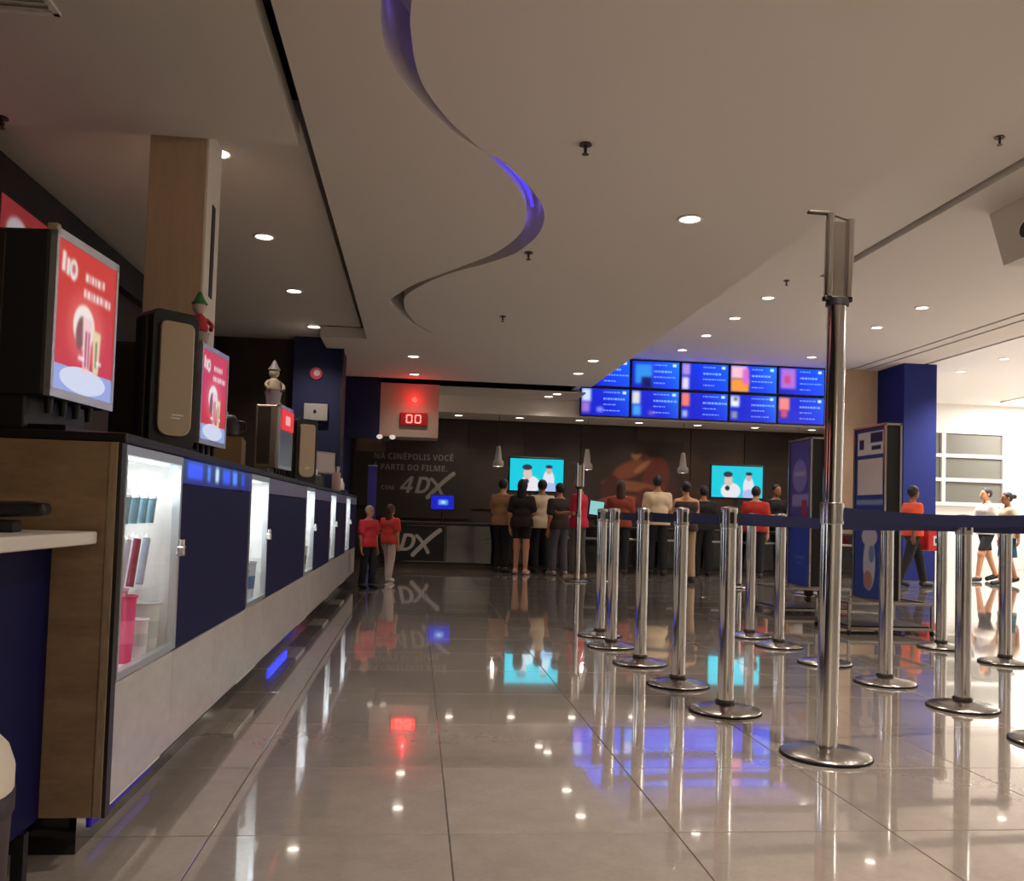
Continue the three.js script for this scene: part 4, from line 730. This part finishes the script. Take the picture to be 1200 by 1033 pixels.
function person(o) {
  const s = o.h / 1.74, st = o.stride ?? 0.04, lean = o.lean ?? 0;
  const t = thing('person', o.label, 'person', [o.x, 0, o.z], o.turn ?? Math.PI, o.group);
  const w = o.slim ? 0.9 : 1, sy = 1.4, L = y => lean * Math.max(0, y - 0.95);
  const p = (x, y, z) => [x * s, y * s, (z + L(y)) * s];
  const C = (a, b, r0, r1) => cap(p(...a), p(...b), r0 * s, r1 * s);
  const torso = [C([-0.1 * w, 1.31, 0], [0.1 * w, 1.31, 0], 0.104, 0.104), C([-0.06 * w, 1.12, 0], [0.06 * w, 1.12, 0], 0.1, 0.1), C([-0.07 * w, 0.96, 0], [0.07 * w, 0.96, 0], 0.108, 0.108), C([0, 0.96, 0], [0, 1.33, 0], 0.1, 0.1)];
  const neck = [C([0, 1.36, -0.01], [0, 1.54, 0.005], 0.056, 0.05)], trap = [C([-0.14 * w, 1.4, 0], [0, 1.45, -0.01], 0.05, 0.05), C([0.14 * w, 1.4, 0], [0, 1.45, -0.01], 0.05, 0.05)];
  const upper = [], fore = [], thigh = [], calf = [], feet = [], hands = [];
  for (const q of [-1, 1]) {
    const pose = (o.arms ?? ['down', 'down'])[q < 0 ? 0 : 1], sh = [q * 0.175 * w, 1.385, 0];
    const [el, wr] = pose === 'front' ? [[q * 0.215, 1.13, 0.04], [q * 0.13, 1.12, 0.27]] : pose === 'up' ? [[q * 0.22, 1.16, 0.1], [q * 0.1, 1.36, 0.2]] : pose === 'swing' ? [[q * 0.215, 1.12, 0.08], [q * 0.22, 0.92, 0.22]] : pose === 'back' ? [[q * 0.215, 1.13, -0.09], [q * 0.22, 0.9, -0.1]] : [[q * 0.215, 1.11, -0.01], [q * 0.225, 0.86, 0.03]];
    upper.push(C(sh, el, 0.058, 0.044)); fore.push(C(el, wr, 0.043, 0.029));
    const A = V(...p(...el)), Bv = V(...p(...wr)), dir = Bv.clone().sub(A).normalize(), g = handGeo.clone();
    g.scale(q > 0 ? s : -s, s, s); if (q < 0) { const ix = g.index.array; for (let i = 0; i < ix.length; i += 3) { const z = ix[i]; ix[i] = ix[i + 1]; ix[i + 1] = z; } }
    g.rotateY(q * -0.9); g.applyQuaternion(new THREE.Quaternion().setFromUnitVectors(V(0, -1, 0), dir)); g.translate(Bv.x, Bv.y, Bv.z); hands.push(g);
    const f = q * st, hip = [q * 0.088, 0.93, 0], kn = [q * 0.095, 0.51, f * 0.55 + (f > 0 ? 0.04 : 0.02)], an = [q * 0.1, f < -0.1 ? 0.14 : 0.085, f * 1.1 - 0.01];
    thigh.push(C(hip, kn, 0.092 * w, 0.06)); calf.push(C(kn, an, 0.06, 0.04)); feet.push([C([an[0], an[1] - 0.03, an[2] - 0.03], [an[0] + q * 0.02, f < -0.1 ? 0.05 : 0.035, an[2] + 0.15], 0.042, 0.034)]);
  }
  const hc = p(0, 1.625, 0.02), skin = o.skin ?? M.skinA, hy = o.look ?? 0;
  const all = [...torso, ...neck, ...trap, ...upper, ...fore, ...thigh, ...calf, ...feet.flat()];
  const [lo, hi] = bounds(all, 0.05);
  const hd = headGeo.clone().scale(s, s, s).rotateY(hy).translate(...hc);
  const bodyParts = [surfaceNet(field(all, 0.035 * s), lo, hi, 0.017), hd, ...hands].map(g => { const c = g.toNonIndexed(); return c; });
  part('body', mergeVertices(mergeGeometries(bodyParts)), skin, t);
  const cl = (name, caps, grow, cut, m, cell = 0.016, k = 0.04) => { const f = field(caps, k * s, grow * s), [a, b] = bounds(caps, grow * s + 0.06); return part(name, surfaceNet((x, y, z) => Math.max(f(x, y, z), cut(x / s, y / s, z / s)), a, b, cell), m, t); };
  const sl = o.sleeve ?? 'short', topC = [...torso, ...trap, C([-0.085, 0.86, 0], [0.085, 0.86, 0], 0.118, 0.118), C([-0.08, 0.96, 0], [0.08, 0.96, 0], 0.113, 0.113)];
  if (sl !== 'none') topC.push(...upper.map(c => sl === 'short' ? cap(c.a, c.b.map((v, i) => c.a[i] + (v - c.a[i]) * 0.7), c.ra + 0.004, c.rb + 0.014) : cap(c.a, c.b, c.ra, c.rb + 0.006)));
  if (sl === 'long') topC.push(...fore.map(c => cap(c.a, c.b, c.ra + 0.004, c.rb + 0.008)));
  const hem = o.hem ?? 0.88;
  cl('shirt', topC, 0.02, (x, y, z) => Math.max(hem - y, y - (sl === 'none' ? 1.4 : 1.455)), mat(o.top, 0.85));
  const wear = o.bottom ?? 'trousers', lo2 = wear === 'shorts' ? (o.cutY ?? 0.66) : wear === 'skirt' ? (o.cutY ?? 0.5) : 0.1;
  if (wear === 'skirt') cl('skirt', [torso[2], C([-0.06, 0.9, 0], [-0.09, 0.4, 0], 0.1, 0.13), C([0.06, 0.9, 0], [0.09, 0.4, 0], 0.1, 0.13)], 0.012, (x, y) => Math.max(lo2 - y, y - 1.03), mat(o.pants, 0.85), 0.016, 0.09);
  else cl(wear, [torso[2], ...thigh.map(c => cap(c.a, c.b, c.ra, c.rb + 0.006)), ...(wear === 'trousers' ? calf.map(c => cap(c.a, c.b, c.ra + 0.006, c.rb + 0.016)) : [])], 0.012, (x, y) => Math.max(lo2 - y, y - 1.0), mat(o.pants, 0.85), 0.016, 0.018);
  for (const f of feet) cl('shoe', f, 0.008, (x, y) => Math.max(0.004 - y, y - 0.2), mat(o.shoes ?? 0x1c1a1a, 0.6), 0.011);
  const hg = hairGeo[o.hair ?? 'short'].clone().scale(s, s, s).rotateY(hy).translate(...hc);
  part(o.hair === 'cap' ? 'cap' : 'hair', hg, o.hairM ?? M.hair, t);
  for (const q of [-1, 1]) part('eye', eyeGeo.clone().scale(s, s, s).translate(q * 0.03 * s, 0.012 * s, 0.085 * s).rotateY(hy).translate(...hc), M.eye, t);
  return t;
}
const PI = Math.PI;
person({ x: 1.79, z: -15.15, h: 1.6, label: 'woman with long black hair in dark top and shorts waiting at the snack bar', top: 0x1b1418, pants: 0x16141a, bottom: 'shorts', hair: 'long', sleeve: 'short', skin: M.skinB, shoes: 0xd8b0a0, turn: PI - 0.3, slim: 1, arms: ['front', 'down'] });
person({ x: 1.5, z: -15.6, h: 1.62, label: 'person in a tan top and black trousers beside the long-haired woman', top: 0x9a7452, pants: 0x0f0e12, hair: 'short', sleeve: 'short', skin: M.skinB, turn: PI - 0.6, arms: ['down', 'front'] });
person({ x: 2.2, z: -15.65, h: 1.63, label: 'man in a cream shirt and black trousers under the teal television', top: 0xd8c3a4, pants: 0x121318, hair: 'short', skin: M.skinA, turn: PI + 0.2, arms: ['front', 'down'], hem: 0.84 });
person({ x: 2.42, z: -15.05, h: 1.56, label: 'person in a dark brown shirt and grey jeans beside the man in cream', top: 0x2a1d16, pants: 0x4a4650, hair: 'short', skin: M.skinA, turn: PI + 0.4, shoes: 0x8a8078, arms: ['front', 'down'] });
person({ x: 2.62, z: -14.3, h: 1.64, label: 'person in a bright red shirt and grey trousers by the far sign post', top: 0xc01634, pants: 0x5a5450, hair: 'short', skin: M.skinA, turn: -PI / 2 - 0.5, shoes: 0xb09a80, arms: ['down', 'front'] });
person({ x: 3.62, z: -15.7, h: 1.66, label: 'woman with long brown hair in a rust top before the mural', top: 0x8a3a28, pants: 0x15141a, hair: 'long', hairM: M.hairBrown, skin: M.skinB, turn: PI - 0.2, arms: ['front', 'front'] });
person({ x: 4.32, z: -15.75, h: 1.78, label: 'tall man in a cream shirt leaning at the snack bar before the mural', top: 0xd2bd9c, pants: 0x14151c, hair: 'short', skin: M.skinA, turn: PI, arms: ['front', 'front'], lean: 0.08 });
person({ x: 4.36, z: -14.2, h: 1.62, label: 'person in a dark sleeveless top and khaki trousers standing in the queue', top: 0x3a2a22, pants: 0xa88f72, sleeve: 'none', hair: 'bun', skin: M.skinB, turn: PI, arms: ['front', 'front'] });
person({ x: 5.18, z: -15.8, h: 1.62, label: 'person in a black shirt at the bar next to the teal television', top: 0x1a1818, pants: 0x121216, hair: 'short', skin: M.skinA, turn: PI, arms: ['front', 'front'] });
person({ x: 6.08, z: -15.6, h: 1.64, label: 'person in a red shirt in front of the farther teal television', top: 0xb02a20, pants: 0x14141a, hair: 'short', skin: M.skinB, turn: PI - 0.5, arms: ['down', 'front'] });
person({ x: 6.9, z: -15.7, h: 1.6, label: 'person in a pale grey shirt at the bar near the blue column side', top: 0x8f8a86, pants: 0x18161a, hair: 'short', skin: M.skinA, turn: PI + 0.5, arms: ['front', 'down'] });
person({ x: 7.1, z: -17.15, h: 1.75, label: 'staff member in black with a cap behind the snack bar', top: 0x141216, pants: 0x121216, hair: 'cap', hairM: M.black, skin: M.skinA, turn: 0.2, arms: ['front', 'front'] });
person({ x: 5.05, z: -10.9, h: 1.45, label: 'person in a red top partly hidden behind the violet poster stand', top: 0xb0283a, pants: 0x1a1a22, hair: 'short', skin: M.skinA, turn: PI - 0.4 });
person({ x: 8.25, z: -14.2, h: 1.68, label: 'man in an orange shirt and black trousers walking with a red bag', top: 0xd8502a, pants: 0x131318, hair: 'short', skin: M.skinC, turn: PI / 2, stride: 0.26, arms: ['back', 'front'], look: 0.3 });
person({ x: 10.85, z: -16.1, h: 1.78, label: 'walker in a white shirt and black shorts crossing the mall', top: 0xe0d8cc, pants: 0x17161c, bottom: 'shorts', cutY: 0.58, hair: 'short', skin: M.skinB, turn: -PI / 2, stride: 0.22, arms: ['swing', 'back'] });
person({ x: 10.72, z: -15.3, h: 1.68, label: 'woman in a beige top and teal skirt crossing the mall', top: 0xc8b49a, pants: 0x14485a, bottom: 'skirt', cutY: 0.52, hair: 'bun', skin: M.skinA, turn: -PI / 2 - 0.2, stride: 0.16, sleeve: 'short', arms: ['down', 'back'], slim: 1 });
person({ x: -0.6, z: -11.7, h: 1.06, label: 'child in a grey cap, red shirt and black trousers past the counter end', top: 0xb01c2c, pants: 0x101014, hair: 'cap', hairM: mat(0x8a8680, 0.7), skin: M.skinA, turn: 0.8 });
person({ x: -0.36, z: -12.8, h: 1.09, label: 'child with brown hair in a red top and pale patterned trousers', top: 0xc03a34, pants: 0xb8a49c, hair: 'long', hairM: M.hairBrown, skin: M.skinB, turn: PI - 0.6, stride: 0.12, shoes: 0xe0dcd8 });
{
  const t = thing('delivery_bag', 'boxy red bag with a white label carried by the man in orange', 'bag', [8.66, 0.61, -14.33], 0.1);
  part('body', rb(0.34, 0.36, 0.3, 0.03, 0, 0.18, 0), mat(0xc8261e, 0.6), t);
  part('label_patch', rb(0.17, 0.16, 0.006, 0.002, 0.02, 0.17, 0.15), mat(0xd8d4d0, 0.5), t, 'white label'); part('dark_print', rb(0.11, 0.08, 0.004, 0.001, 0.02, 0.17, 0.154), M.charcoal, t);
  part('strap', tube([[-0.15, 0.34, 0], [-0.1, 0.44, 0], [0.1, 0.44, 0], [0.15, 0.34, 0]], 0.012, 20, 8), M.charcoal, t);
}
scene.traverse(o => { if (o.isMesh) { o.castShadow = true; o.receiveShadow = true; } });
renderer.render(scene, camera);
